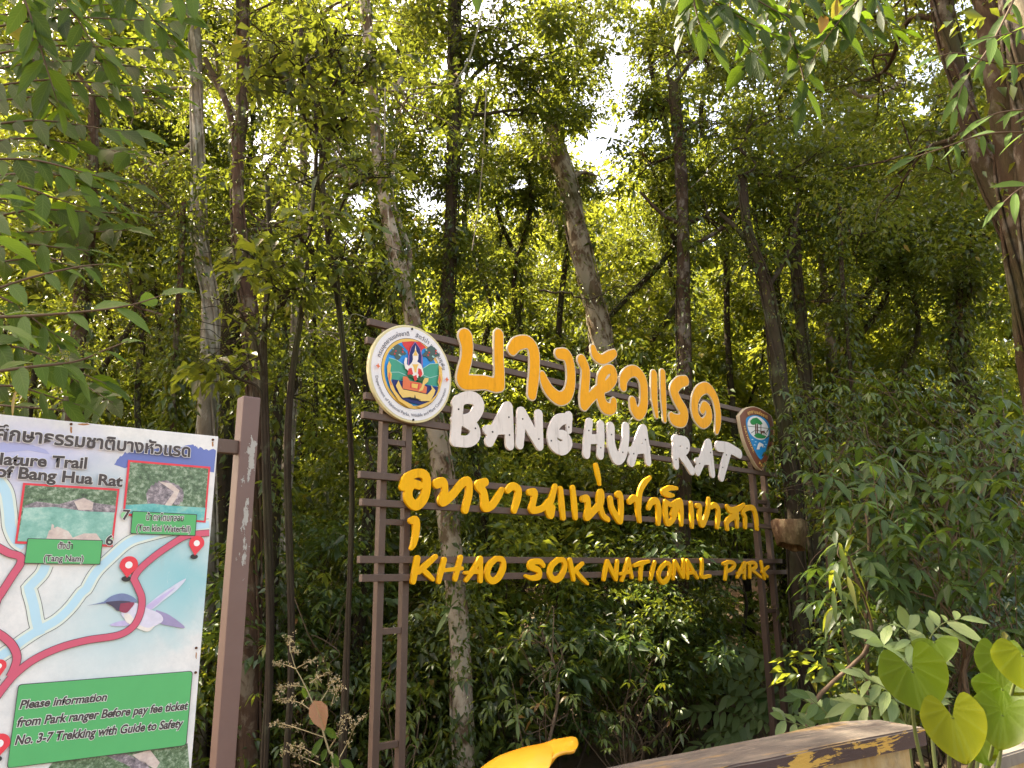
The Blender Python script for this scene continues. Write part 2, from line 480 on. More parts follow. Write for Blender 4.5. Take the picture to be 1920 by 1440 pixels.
def sdf_grid(strokes, pad, h):
    """strokes: list of N x 3 (u, z, r) polylines"""
    A = np.concatenate([s for s in strokes])
    mr = A[:, 2].max() + pad
    x0, y0 = A[:, 0].min() - mr, A[:, 1].min() - mr
    nx = int((A[:, 0].max() + mr - x0) / h) + 2; ny = int((A[:, 1].max() + mr - y0) / h) + 2
    gx, gy = np.meshgrid(x0 + h * np.arange(nx), y0 + h * np.arange(ny))
    f = np.full((ny, nx), 9.)
    for s in strokes:
        for a, b_ in zip(s[:-1], s[1:]):
            dx, dy = b_[0] - a[0], b_[1] - a[1]
            L2 = dx * dx + dy * dy + 1e-12
            u = np.clip(((gx - a[0]) * dx + (gy - a[1]) * dy) / L2, 0, 1)
            d = np.hypot(gx - a[0] - u * dx, gy - a[1] - u * dy) - (a[2] + u * (b_[2] - a[2]))
            f = np.minimum(f, d)
    return f, x0, y0
def plate(name, loops, y_front, depth, bev, mat, parent):
    """a plate of the given outline (u, z), front at local y = y_front, going back by depth"""
    cu = bpy.data.curves.new(name, 'CURVE'); cu.dimensions = '2D'; cu.fill_mode = 'BOTH'
    for lp in loops:
        sp = cu.splines.new('POLY'); sp.points.add(len(lp) - 1)
        sp.points.foreach_set('co', np.array([(x, z, 0, 1) for x, z in lp], np.float32).ravel())
        sp.use_cyclic_u = True
    cu.extrude = max(1e-4, depth / 2 - bev); cu.bevel_depth = bev; cu.bevel_resolution = 2
    if bev: cu.offset = -bev
    o = bpy.data.objects.new('tmp', cu); COL.objects.link(o)
    dg = bpy.context.evaluated_depsgraph_get()
    me = bpy.data.meshes.new_from_object(o.evaluated_get(dg), depsgraph=dg)
    bpy.data.objects.remove(o); bpy.data.curves.remove(cu)
    n = len(me.vertices); co = np.empty(n * 3, np.float32); me.vertices.foreach_get('co', co); co = co.reshape(-1, 3)
    out = np.stack([co[:, 0], y_front + depth / 2 - co[:, 2], co[:, 1]], 1)
    me.vertices.foreach_set('co', out.astype(np.float32).ravel())
    me.materials.clear(); me.name = name
    me.update()
    return obj(name, me, mat, parent)

class Board:
    """a vertical plane standing in the place; pixels of the photograph are traced on to it"""
    def __init__(s, px, py, Y, theta):
        s.P0 = at(px, py, Y)
        s.d = Vector((math.sin(theta), math.cos(theta), 0)); s.n = Vector((math.cos(theta), -math.sin(theta), 0))
        s.P0.z = 0
        s.M = Matrix(((s.d.x, -s.n.x, 0, s.P0.x), (s.d.y, -s.n.y, 0, s.P0.y), (0, 0, 1, 0), (0, 0, 0, 1)))
    def uz(s, px, py, off=0.0):      # off: local y of the plane (negative = nearer the viewer)
        v = ray(px, py)
        o = s.P0 - s.n * off
        k = (o - CAM).dot(s.n) / v.dot(s.n)
        p = CAM + v * k
        return ((p - s.P0).dot(s.d), p.z)
    def scale(s, px, py, off=0.0):   # metres per pixel, vertical
        a, b_ = s.uz(px, py - 5, off), s.uz(px, py + 5, off)
        return (a[1] - b_[1]) / 10

def poly_mesh(bm, pts, y, mi=0):
    vs = [bm.verts.new((u, y, z)) for u, z in pts]
    try:
        f = bm.faces.new(vs); f.material_index = mi
    except ValueError: return
    f.normal_update()
    if f.normal.y > 0: f.normal_flip()
def print_mesh(name, polys, mats, parent):   # polys: (pts, y, material index)
    bm = bmesh.new()
    for p, y, mi in polys: poly_mesh(bm, p, y, mi)
    big = [f for f in bm.faces if len(f.verts) > 4]
    bmesh.ops.triangulate(bm, faces=big)
    me = bpy.data.meshes.new(name); bm.to_mesh(me); bm.free()
    return obj(name, me, mats, parent)
def ribbon(pts, w):
    p = np.array(pts); t_ = np.gradient(p, axis=0); t_ /= np.linalg.norm(t_, axis=1)[:, None] + 1e-9
    nn = np.stack([-t_[:, 1], t_[:, 0]], 1)
    w = np.broadcast_to(w, (len(p),))[:, None]
    return np.vstack([p + nn * w / 2, (p - nn * w / 2)[::-1]])
def circle(c, rx, rz, n=40):
    return [(c[0] + rx * math.cos(a), c[1] + rz * math.sin(a)) for a in np.arange(n) * 2 * math.pi / n]

# ---- text as meshes from Blender's own font
MARKS = set('\u0e31\u0e34\u0e35\u0e36\u0e37\u0e38\u0e39\u0e47\u0e48\u0e49\u0e4a\u0e4b\u0e4c\u0e4d')
_tc = {}
def glyphs(txt, offset=0.0):
    key = (txt, offset)
    if key in _tc: return _tc[key]
    cu = bpy.data.curves.new('t', 'FONT'); cu.body = txt; cu.offset = offset; cu.fill_mode = 'FRONT'; cu.resolution_u = 4
    o = bpy.data.objects.new('t', cu); COL.objects.link(o)
    dg = bpy.context.evaluated_depsgraph_get()
    me = bpy.data.meshes.new_from_object(o.evaluated_get(dg), depsgraph=dg)
    bpy.data.objects.remove(o); bpy.data.curves.remove(cu)
    V = np.empty(len(me.vertices) * 3, np.float32); me.vertices.foreach_get('co', V); V = V.reshape(-1, 3)[:, :2].astype(float)
    F = [list(p.vertices) for p in me.polygons]
    bpy.data.meshes.remove(me)
    _tc[key] = (V, F)
    return V, F
def clusters(txt):
    out = []
    for ch in txt:
        if ch in MARKS and out: out[-1] += ch
        else: out.append(ch)
    return out
def cluster_glyphs(c, offset):
    if len(c) <= 2: return glyphs(c, offset)
    V, F = glyphs(c[:2], offset)            # a tone mark above a vowel mark sits higher
    V2, F2 = glyphs(c[0] + c[2], offset); Vb, Fb = glyphs(c[0], offset)
    k = len(Vb)
    W2 = V2[k:] + np.array([0.0, .2])
    return np.vstack([V, W2]), F + [[q - k + len(V) for q in f] for f in F2 if min(f) >= k]
def adv(c):
    k = ('adv', c)
    if k not in _tc:
        a = glyphs('|' + c + '|')[0]; b_ = glyphs('||')[0]
        _tc[k] = (a[:, 0].max() - a[:, 0].min()) - (b_[:, 0].max() - b_[:, 0].min())
    return _tc[k]
def text_layout(txt, offset=0.0):
    VV, FF, x, n = [], [], 0., 0
    for c in clusters(txt):
        if c.strip():
            V, F = cluster_glyphs(c, offset)
            if len(V):
                VV.append(V + np.array([x, 0])); FF += [[q + n for q in f] for f in F]; n += len(V)
        x += adv(c)
    return np.vstack(VV), FF, x
def text_line(items, txt, A, B, height, y, mi, offset=0.0, shear=0.0, capw=.72):
    """baseline from A to B (u, z); cap height in metres"""
    V, F, wd = text_layout(txt, offset)
    A = np.array(A); B = np.array(B); e = (B - A) / wd
    up = np.array([0, 1.]) * height / capw
    P = A + (V[:, :1] + shear * V[:, 1:2]) * e + V[:, 1:2] * up
    items.append((P, F, y, mi))
def text_path(items, txt, path, height, y, mi, offset=0.0, capw=.72):
    """text along a polyline of (u, z), spread over its whole length"""
    p = np.array(path); seg = np.linalg.norm(np.diff(p, axis=0), axis=1); s = np.concatenate([[0], np.cumsum(seg)])
    cl = clusters(txt); tot = sum(adv(c) for c in cl); k = s[-1] / tot; x = 0
    for c in cl:
        a = adv(c)
        if c.strip():
            V, F = cluster_glyphs(c, offset)
            if len(V):
                m_ = (x + a / 2) * k
                q = np.array([np.interp(m_, s, p[:, 0]), np.interp(m_, s, p[:, 1])])
                q1 = np.array([np.interp(m_ + .01 * s[-1], s, p[:, 0]), np.interp(m_ + .01 * s[-1], s, p[:, 1])])
                q0 = np.array([np.interp(m_ - .01 * s[-1], s, p[:, 0]), np.interp(m_ - .01 * s[-1], s, p[:, 1])])
                tg = unit(q1 - q0); nn = np.array([-tg[1], tg[0]])
                P = q + (V[:, :1] - a / 2) * min(k, height / capw * 1.25) * tg + V[:, 1:2] * height / capw * nn
                items.append((P, F, y, mi))
        x += a
def text_mesh(name, items, mats, parent):
    V, L_, T_, MI, n = [], [], [], [], 0
    for P, F, y, mi in items:
        V.append(np.stack([P[:, 0], np.full(len(P), y), P[:, 1]], 1))
        for f in F:
            L_ += [q + n for q in f]; T_.append(len(f)); MI.append(mi)
        n += len(P)
    T_ = np.array(T_); st = np.concatenate([[0], np.cumsum(T_)[:-1]])
    return obj(name, np_mesh(name, np.concatenate(V), L_, st, T_, mi=MI), mats, parent)

# ---------------------------------------------------------------- the park sign
M_FRAME = None
m, t, b = new_mat('brown_painted_steel'); v = coords(t, (3, 3, 1))
c1 = mixrgb(t, noise(t, 5, 5, v), (.06, .034, .022), (.105, .063, .043))
c1 = mixrgb(t, ramp(t, noise(t, 24, 6, v, .7), [(.62, 0.0), (.7, .75)]), c1, (.2, .16, .14))
t.links.new(c1, b.inputs['Base Color']); b.inputs['Roughness'].default_value = .55; M_FRAME = m
bump(t, b, noise(t, 60, 4, v), .15, .004)
M_BLACK = plain('black_print', (.02, .018, .016), .5)
def weathered(name, c, dirt, amt=.5, rough=.5, scale=7):
    m, t, b = new_mat(name); v = coords(t, (1, 1, .5))
    col = mixrgb(t, ramp(t, noise(t, scale * 4, 6, v, .8), [(.3, 0.0), (.7, 1.0)]), [x * .84 for x in c], c)
    col = mixrgb(t, ramp(t, noise(t, scale, 6, v, .7), [(.48, 0.0), (.72, amt)]), col, dirt)
    col = mixrgb(t, ramp(t, noise(t, 20, 5, coords(t, (1, 1, .12)), .7), [(.56, 0.0), (.72, .5)]), col, [x * .6 for x in dirt])
    t.links.new(col, b.inputs['Base Color']); b.inputs['Roughness'].default_value = rough
    b.inputs['Specular IOR Level'].default_value = .16
    bump(t, b, noise(t, 50, 4, v), .12, .003)
    return m
M_ORANGE = weathered('orange_paint', (.85, .38, .004), (.7, .28, .01), .5)
M_YELLOW = weathered('yellow_paint', (.86, .44, .002), (.72, .32, .01), .55)
M_CREAM = weathered('cream_edge', (.68, .58, .42), (.45, .35, .2), .5)
M_WHITE = weathered('white_paint', (.76, .69, .63), (.56, .49, .42), .4)
SG = Board(714, 1085, 6.45, math.radians(47.6))
gz0 = float(ground_z(SG.P0.x, SG.P0.y))
SIGN = empty('park_sign', SG.M @ Matrix.Translation((0, 0, gz0)),
             'large open sign of brown steel bars with orange, white and yellow letters and two emblems', 'sign')
DZ = gz0
for (xl, yl, xr, yr) in ((693,602,1396,768), (689,637,1392,791), (686,741,1412,864), (682,777,1458,892), (676,889,1460,963),
                         (679,941,1456,994), (675,1049,1468,1060), (679,1084,1486,1078)):
    u0, z0 = SG.uz(xl, yl); u1, _ = SG.uz(xr, yr)
    hh = .029 + .001 * random.random()
    box('rail', u0, u1, 0, .05, z0 - hh - DZ, z0 + hh - DZ, M_FRAME, SIGN)
def upright(xa, ya, hw=.032):
    u, _ = SG.uz(xa, ya, .053)
    ztop = SG.uz(xa, 605 if xa < 1000 else 790, .053)[1]
    gg = SG.P0 + SG.d * u
    box('upright', u - hw, u + hw, .053, .053 + 2 * hw, float(ground_z(gg.x, gg.y)) - DZ - .1, ztop - DZ, M_FRAME, SIGN)
    return u
U1, U2 = upright(714, 1100), upright(761, 1100)
U3, U4 = upright(1424, 1000, .036), upright(1446, 1000, .036)
def rungs(ua, ub, lst):
    for (x, y) in lst:
        z = SG.uz(x, y, .06)[1]
        box('rung', ua + .033, ub - .033, .06, .105, z - .025 - DZ, z + .025 - DZ, M_FRAME, SIGN)
rungs(U1, U2, ((745,830), (738,979), (738,1183), (735,1397)))
rungs(U3, U4, ((1418,940), (1448,1145), (1461,1281), (1430,1060)))

def strokes_to_local(org, sc, strokes, off, k=1.07):
    out = []
    for s in strokes:
        q = []
        for (x, y, r) in s:
            px, py = org[0] + x / sc, org[1] + y / sc
            u, z = SG.uz(px, py, off); q.append((u, z - DZ, r / sc * SG.scale(px, py, off) * k))
        q = np.array(q)
        closed = len(q) > 3 and np.hypot(*(q[0, :2] - q[-1, :2])) < 1e-6
        out.append(spline(q, 5))
    return out
def letter(org, sc, strokes, front, depth, bev, mat, border=0.0, bmat=None, h=.008, screws=(), k=1.07):
    L_ = strokes_to_local(org, sc, strokes, front, k)
    f, x0, y0 = sdf_grid(L_, .06 + border, h)
    if border:
        a = plate('letter', contours(f - border, x0, y0, h), front + .004, depth, .004, bmat, SIGN)
        plate('letter_face', contours(f, x0, y0, h), front, .003, .001, mat, a)
    else:
        a = plate('letter', contours(f, x0, y0, h), front, depth, bev, mat, SIGN)
    if screws:
        bm = bmesh.new()
        for (x, y) in screws:
            u, z = SG.uz(org[0] + x / sc, org[1] + y / sc, front)
            bmesh.ops.create_cone(bm, cap_ends=True, segments=8, radius1=.009, radius2=.009, depth=.006,
                                  matrix=Matrix.Translation((u, front - .001, z - DZ)) @ Matrix.Rotation(math.pi / 2, 4, 'X'))
        from_bm(bm, 'screw', M_BLACK, a)
Z3, Z4, Z6, Z7 = (670, 580), (1060, 620), (660, 840), (1060, 840)
s3, s6, s7 = 4.465, 4.364, 4.0
FRO = -.035
ORG = [
 (Z3, s3, [[(908,232,55),(922,320,46),(915,420,42),(890,520,44),(888,600,48),(960,612,48),(1070,612,44),(1170,632,46),(1192,560,40)], [(1187,212,36),(1186,400,38),(1192,520,40),(1190,632,44)]]),
 (Z3, s3, [[(1300,335,38),(1345,285,44),(1430,275,40),(1478,345,44),(1486,480,42),(1474,620,42),(1464,712,36)]]),
 (Z3, s3, [[(1690,372,34),(1752,385,40),(1785,470,38),(1790,610,38),(1760,715,42),(1695,745,44),(1620,690,42),(1572,610,36),(1552,548,24)]]),
 (Z4, s3, [[(142,252,40),(172,330,38),(168,450,38),(158,560,38),(160,622,36)], [(160,625,34),(215,560,34),(290,490,34),(360,455,36),(405,395,34),(395,330,30),(345,330,30),(305,390,34),(300,470,36),(300,560,38),(335,640,42),(395,650,34),(408,592,26)]]),
 (Z4, s3, [[(235,145,22),(255,205,32),(310,240,30),(375,210,32),(412,188,24)]]),
 (Z4, s3, [[(487,465,32),(492,400,36),(540,345,36),(600,345,36),(650,415,38),(662,520,36),(655,640,38),(615,695,40),(578,650,36),(566,590,30)]]),
 (Z4, s3, [[(745,365,28),(748,560,30),(768,715,14)], [(818,352,24),(824,560,26),(836,750,14)]]),
 (Z4, s3, [[(1010,418,32),(955,435,38),(912,500,40),(945,590,40),(995,680,42),(980,750,42),(915,745,38),(893,715,26)]]),
 (Z4, s3, [[(1148,665,24),(1168,628,28),(1200,660,30),(1200,735,34),(1150,775,32),(1095,710,34),(1085,600,34),(1120,510,36),(1190,480,36),(1252,560,34),(1280,680,30),(1280,780,28),(1270,845,16)]]),
]
for org, sc, st in ORG:
    letter(org, sc, st, -.024, .02, .003, M_ORANGE, border=.013, bmat=M_CREAM, k=1.24)
WHT = [
 (Z3, s3, [[(850,770,46),(835,950,44),(822,1100,42)], [(830,790,40),(900,742,42),(985,748,46),(1022,810,46),(970,905,44),(885,930,40),(800,920,16)], [(890,930,42),(975,985,44),(985,1060,46),(930,1105,42),(825,1100,42)]], ((847,836),(988,996))),
 (Z3, s3, [[(1265,820,42),(1272,1000,42),(1280,1135,38)], [(1255,825,42),(1180,960,40),(1108,1105,40)], [(1090,1010,36),(1270,1005,34)]], ((1268,903),(1132,1026),(1273,1052))),
 (Z3, s3, [[(1378,865,42),(1370,1010,40),(1362,1130,36)], [(1378,865,42),(1450,1000,42),(1528,1140,36)], [(1522,880,36),(1525,1010,36),(1530,1138,34)]], ((1384,917),(1519,1085))),
 (Z3, s3, [[(1775,890,32),(1775,1010,26)], [(1775,910,34),(1690,930,44),(1638,1020,44),(1645,1120,48),(1715,1165,48),(1765,1120,44),(1735,1060,38),(1690,1045,30)]], ((1770,986),(1623,1100))),
 (Z4, s3, [[(205,768,33),(188,900,36),(180,1030,36)], [(300,790,34),(300,920,36),(296,1040,34)], [(195,910,34),(300,905,34)]], ((196,836),(296,980))),
 (Z4, s3, [[(383,808,38),(388,950,40),(430,1068,44),(480,1040,40),(506,920,36),(510,805,34)]], ((386,870),(480,1018))),
 (Z4, s3, [[(658,828,38),(680,980,36),(698,1098,30)], [(648,832,36),(595,970,36),(555,1098,36)], [(548,1005,28),(690,985,34)]], ((670,912),(572,1030))),
 (Z4, s3, [[(935,915,40),(925,1020,34),(932,1130,28)], [(925,915,36),(1010,930,34),(1010,990,36),(950,1022,32)], [(955,1015,34),(1010,1090,34),(1062,1172,32)]], ((926,1080),(1018,984))),
 (Z4, s3, [[(1203,945,34),(1220,1080,32),(1236,1200,28)], [(1195,952,34),(1150,1080,34),(1110,1178,32)], [(1108,1092,26),(1225,1090,28)]], ((1124,1112),(1215,1020))),
 (Z4, s3, [[(1285,968,38),(1370,982,38),(1458,1030,34)], [(1372,985,36),(1335,1120,36),(1310,1228,30)]], ((1348,1040),(1318,1145))),
]
for org, sc, st, scr in WHT:
    letter(org, sc, st, -.024, .024, .0025, M_WHITE, screws=scr, k=1.2)
YEL = [
 (Z6, s6, [[(420,320,32),(455,245,38),(540,205,36),(605,230,40),(612,330,42),(585,420,42),(525,470,42),(470,420,42),(468,340,38),(505,295,36),(550,305,36)]]),
 (Z6, s6, [[(490,595,28),(525,595,36),(530,680,32),(512,780,26),(490,822,16)]]),
 (Z6, s6, [[(698,292,40),(750,280,38),(765,350,30),(745,435,44),(830,380,34),(900,295,34),(955,270,34),(962,370,34),(930,505,34)]]),
 (Z6, s6, [[(1095,278,34),(1038,305,38),(1080,360,36),(1092,440,40),(1095,488,36),(1150,470,32),(1205,390,30),(1232,340,22)]]),
 (Z6, s6, [[(1278,345,28),(1320,312,32),(1365,345,34),(1355,430,34),(1332,512,26)]]),
 (Z6, s6, [[(1458,362,28),(1498,365,32),(1490,440,28),(1478,505,32),(1560,495,26),(1615,440,28)], [(1668,312,22),(1640,410,30),(1610,490,34),(1630,548,34),(1645,490,30)]]),
 (Z6, s6, [[(1712,335,24),(1722,450,28),(1733,568,26)]]),
 (Z6, s6, [[(1812,325,24),(1825,450,28),(1834,568,24)]]),
 (Z7, s7, [[(136,382,26),(168,382,28),(176,450,26),(165,520,28),(220,470,26),(270,410,30),(272,335,30),(258,390,30),(285,500,26),(325,537,20)]]),
 (Z7, s7, [[(235,130,20),(250,200,22),(264,272,12)]]),
 (Z7, s7, [[(342,380,24),(355,450,26),(395,525,28),(420,545,22),(425,440,24),(415,355,28),(395,350,24)]]),
 (Z7, s7, [[(487,400,24),(520,375,26),(540,400,24),(552,470,26),(562,545,20)], [(555,440,26),(565,330,24),(598,262,24),(640,222,14)]]),
 (Z7, s7, [[(630,448,20),(652,405,26),(690,400,26),(706,470,28),(702,562,22)]]),
 (Z7, s7, [[(806,500,20),(822,455,22),(850,420,18)], [(755,405,22),(758,490,24),(770,565,22),(812,535,22),(835,470,24),(865,400,24),(875,470,24),(876,572,18)], [(755,405,20),(800,425,20),(850,400,20)]]),
 (Z7, s7, [[(735,322,18),(785,300,20),(840,302,14)], [(740,335,22),(780,352,22),(815,355,12)]]),
 (Z7, s7, [[(948,415,18),(954,500,22),(956,588,18)]]),
 (Z7, s7, [[(990,432,18),(1015,440,20),(1012,510,22),(1032,575,24),(1066,500,22),(1078,430,22),(1080,380,16)]]),
 (Z7, s7, [[(1098,445,16),(1122,428,22),(1150,455,22),(1152,520,24),(1145,590,20)]]),
 (Z7, s7, [[(1218,438,18),(1240,466,24),(1290,462,24),(1345,422,12)], [(1220,605,18),(1218,555,22),(1255,520,24),(1290,520,22),(1294,590,16)], [(1292,465,20),(1292,530,20)]]),
 (Z7, s7, [[(1355,592,18),(1354,520,20),(1335,482,16),(1370,450,20),(1415,455,22),(1436,520,22),(1444,605,18)]]),
 # latin line
 (Z6, s6, [[(540,905,28),(525,990,28),(505,1092,26)], [(690,888,20),(620,950,26),(550,1010,26)], [(575,990,22),(620,1030,24),(665,1075,18)]]),
 (Z6, s6, [[(760,915,24),(735,1010,24),(715,1092,22)], [(895,895,22),(870,990,24),(850,1072,22)], [(740,1003,16),(905,985,16)]]),
 (Z6, s6, [[(1058,905,22),(1056,1000,24),(1056,1085,22)], [(1050,908,22),(990,1010,22),(938,1082,18)], [(930,1022,14),(1055,1012,18)]]),
 (Z6, s6, [[(1185,905,22),(1130,960,28),(1112,1040,28),(1150,1088,28),(1205,1060,28),(1243,980,28),(1235,915,24),(1185,905,22)]]),
 (Z6, s6, [[(1572,962,20),(1540,930,24),(1475,935,24),(1465,972,26),(1530,1000,26),(1535,1050,26),(1480,1065,22),(1428,1048,14)]]),
 (Z6, s6, [[(1690,915,22),(1640,965,26),(1625,1035,26),(1665,1078,26),(1715,1050,26),(1748,975,24),(1735,920,22),(1690,915,22)]]),
 (Z6, s6, [[(1788,918,22),(1805,1000,24),(1820,1075,18)], [(1892,945,16),(1822,1010,20)], [(1830,1000,20),(1880,1060,20),(1932,1110,14)]]),
 (Z7, s7, [[(320,852,18),(305,920,20),(294,985,16)], [(322,852,18),(350,915,20),(385,985,16)], [(396,850,16),(390,920,18),(386,985,14)]]),
 (Z7, s7, [[(480,838,18),(490,900,18),(505,968,16)], [(474,845,18),(450,930,18),(430,992,14)], [(412,945,12),(490,928,14)]]),
 (Z7, s7, [[(522,882,14),(570,865,18),(632,850,12)], [(580,868,16),(572,930,18),(570,985,16)]]),
 (Z7, s7, [[(676,858,16),(660,920,18),(646,982,14)]]),
 (Z7, s7, [[(760,862,16),(720,905,18),(706,965,18),(735,1008,18),(770,985,18),(792,925,16),(788,875,16),(760,862,16)]]),
 (Z7, s7, [[(826,852,16),(820,920,18),(815,980,14)], [(830,852,16),(858,910,18),(886,968,14)], [(892,842,16),(890,900,18),(890,968,14)]]),
 (Z7, s7, [[(920,848,16),(922,915,16),(922,975,14)], [(922,848,16),(962,920,16),(996,972,14)], [(930,938,12),(980,935,12)]]),
 (Z7, s7, [[(1030,840,15),(1032,900,16),(1030,965,16),(1092,960,12)]]),
 (Z7, s7, [[(1212,865,15),(1212,920,15),(1205,985,13)], [(1190,868,13),(1240,855,15),(1276,875,15),(1252,910,14),(1215,926,13)]]),
 (Z7, s7, [[(1352,862,14),(1350,915,14),(1350,975,13)], [(1347,865,14),(1315,930,14),(1295,970,12)], [(1298,938,11),(1350,930,11)]]),
 (Z7, s7, [[(1386,865,13),(1390,910,14),(1390,970,13)], [(1375,865,12),(1420,860,14),(1436,888,14),(1402,915,12)], [(1405,915,12),(1440,942,12),(1472,970,10)]]),
 (Z7, s7, [[(1475,855,14),(1485,910,13),(1500,980,12)], [(1528,890,10),(1482,930,12)], [(1486,925,12),(1520,965,10)]]),
]
for org, sc, st in YEL:
    letter(org, sc, st, FRO + .003, .03, .003, M_YELLOW, h=.007, k=1.02)

# round emblem
E0, E1 = (680, 580), 6.547
def eu(x, y, off=-.04):
    u, z = SG.uz(E0[0] + x / E1, E0[1] + y / E1, off); return (u, z - DZ)
top_, bot_ = eu(603, 200), eu(605, 1395)
EC = ((top_[0] + bot_[0]) / 2, (top_[1] + bot_[1]) / 2); ER = (top_[1] - bot_[1]) / 2
M_EMB = plain('emblem_rim', (.62, .55, .3), .45)
EM = plate('emblem', [circle(EC, ER, ER, 72)], -.04, .04, .006, M_EMB, SIGN)
EM['label'] = 'round white emblem with a yellow rim and a painted seated deity'
ecol = {'white': (.72, .7, .7), 'gold': (.72, .46, .1), 'black': (.02, .02, .02), 'blue': (.02, .24, .62), 'green': (.05, .3, .2), 'red': (.6, .04, .04),
        'navy': (.01, .02, .13), 'fig': (.78, .72, .66), 'dkgreen': (.02, .09, .03), 'orange': (.66, .16, .06), 'animal': (.72, .5, .14), 'tree': (.06, .1, .09), 'line': (.3, .55, .5), 'violet': (.3, .12, .3)}
EK = list(ecol); EMATS = [plain('emblem_' + k, ecol[k], .45, .06) for k in EK]
polys = []; lay = [-.0412]
def ep(k, pts, world=False):
    lay[0] -= .0006
    polys.append(([eu(*p) for p in pts] if not world else pts, lay[0], EK.index(k)))
ep('white', circle(EC, ER * .95, ER * .95, 72), True)
ep('black', circle(EC, ER * .725, ER * .725, 72), True)
ep('gold', circle(EC, ER * .715, ER * .715, 72), True)
ep('blue', circle(EC, ER * .655, ER * .655, 72), True)
ep('green', [(320,590),(410,620),(520,690),(640,700),(740,720),(820,670),(925,665),(935,800),(925,945),(830,935),(740,910),(560,880),(345,862),(300,770)])
ep('line', [(320,590),(410,615),(520,690),(600,730),(598,738),(516,698),(408,624),(320,600)])
ep('line', [(735,724),(820,668),(925,662),(925,670),(822,677),(738,732)])
ep('line', [(300,770),(440,768),(560,820),(700,790),(820,838),(920,810),(920,818),(820,846),(700,798),(560,829),(438,776),(300,778)])
ep('red', [(478,402),(600,393),(700,402),(772,468),(720,500),(700,640),(560,640),(548,510),(492,445)])
for cx, cy in ((425,525), (830,545)):
    ep('tree', [(cx + 92 * math.cos(a) * (1 + .25 * math.sin(5 * a)), cy + 78 * math.sin(a) * (1 + .25 * math.cos(4 * a))) for a in np.arange(24) * .2618])
    for q in range(7):
        ep('line' if q % 2 else 'red', [(cx + 60 * math.cos(q) + 11 * math.cos(a), cy + 45 * math.sin(q * 1.7) + 11 * math.sin(a)) for a in np.arange(6) * 1.047])
ep('violet', [(630,400),(690,480),(722,590),(722,720),(712,720),(705,600),(560,600),(552,720),(540,720),(545,580),(580,470)])
ep('navy', [(632,412),(682,482),(708,580),(703,700),(556,700),(560,570),(588,470)])
ep('navy', [(345,862),(480,885),(760,930),(915,960),(900,1040),(840,1115),(700,1178),(540,1140),(430,1090),(365,970)])
ep('gold', [(310,640),(335,690),(325,760),(345,800),(335,880),(385,1000),(470,1110),(600,1180),(560,1215),(430,1130),(330,980),(290,820),(285,700)])
ep('orange', [(305,770),(328,800),(322,870),(350,940),(330,930),(300,850)])
ep('gold', [(925,690),(922,800),(905,900),(930,960),(880,1060),(800,1140),(650,1195),(700,1215),(840,1140),(930,1010),(965,860),(955,720)])
ep('orange', [(930,800),(912,870),(925,930),(945,880)])
ep('fig', [(632,445),(642,520),(668,560),(665,620),(652,645),(700,680),(722,740),(732,800),(706,835),(692,760),(660,850),(600,850),(580,760),(548,765),(506,730),(490,660),(506,600),(530,600),(526,680),(552,700),(592,650),(600,620),(596,560),(622,520)])
ep('gold', [(632,500),(650,545),(660,575),(604,575),(614,545)])
ep('gold', [(590,680),(670,680),(650,720),(640,780),(622,780),(610,720)])
ep('red', [(545,735),(582,722),(602,800),(560,832),(532,805)]); ep('red', [(665,728),(700,742),(716,800),(690,842),(660,790)])
ep('dkgreen', [(520,820),(600,850),(690,895),(742,872),(722,830),(662,850),(560,800)])
ep('red', [(600,830),(640,810),(650,870),(620,890)])
ep('orange', [(475,830),(525,832),(560,885),(690,910),(770,960),(760,1040),(640,1012),(470,980)])
ep('red', [(565,905),(680,915),(670,990),(560,970)]); ep('gold', [(580,915),(660,925),(650,980),(580,965)])
ep('animal', [(700,960),(722,880),(742,848),(788,850),(782,892),(740,930),(715,1000),(660,1015)])
ep('animal', [(385,945),(418,878),(440,930),(472,990),(640,1022),(770,1052),(828,985),(815,935),(872,1000),(850,1060),(808,1132),(700,1132),(560,1082),(470,1092),(430,1040)])
ep('black', [(540,1085),(610,1090),(618,1050),(630,1095),(700,1120),(625,1112),(560,1100)])
for sx in (-1, 1):
    c = (EC[0] + sx * ER * .83, EC[1])
    ep('orange', [(c[0] + q * ER * .055, c[1] + z * ER * .055) for q, z in ((0,1.1),(.35,.35),(1.1,0),(.35,-.35),(0,-1.1),(-.35,-.35),(-1.1,0),(-.35,.35))], True)
print_mesh('emblem_picture', polys, EMATS, EM)
arc = lambda a0, a1, r: [(EC[0] + r * ER * math.cos(math.radians(a)), EC[1] + r * ER * math.sin(math.radians(a))) for a in np.linspace(a0, a1, 60)]
it = []; text_path(it, 'กรมอุทยานแห่งชาติ', arc(166, 96, .775), ER * .088, -.0465, 0, .006); text_mesh('emblem_lettering', it, [plain('dark_ink', (.07, .07, .1), .5)], EM); it = []
text_path(it, 'สัตว์ป่า และพันธุ์พืช', arc(86, 14, .775), ER * .088, -.0465, 0, .006)
M_INK = plain('grey_ink', (.09, .09, .12), .5)
text_mesh('emblem_lettering', it, [M_INK], EM); it = []
text_path(it, 'Department of National Parks, Wildlife and Plant Conservation', arc(192, 348, .875), ER * .066, -.0465, 0, .0)
text_mesh('emblem_lettering', it, [M_INK], EM)
bm = bmesh.new()
for (x, y) in ((603,242), (618,1358)):
    u, z = eu(x, y)
    bmesh.ops.create_cone(bm, cap_ends=True, segments=10, radius1=.01, radius2=.01, depth=.02, matrix=Matrix.Translation((u, -.04, z)) @ Matrix.Rotation(math.pi / 2, 4, 'X'))
from_bm(bm, 'screw', M_BLACK, EM)

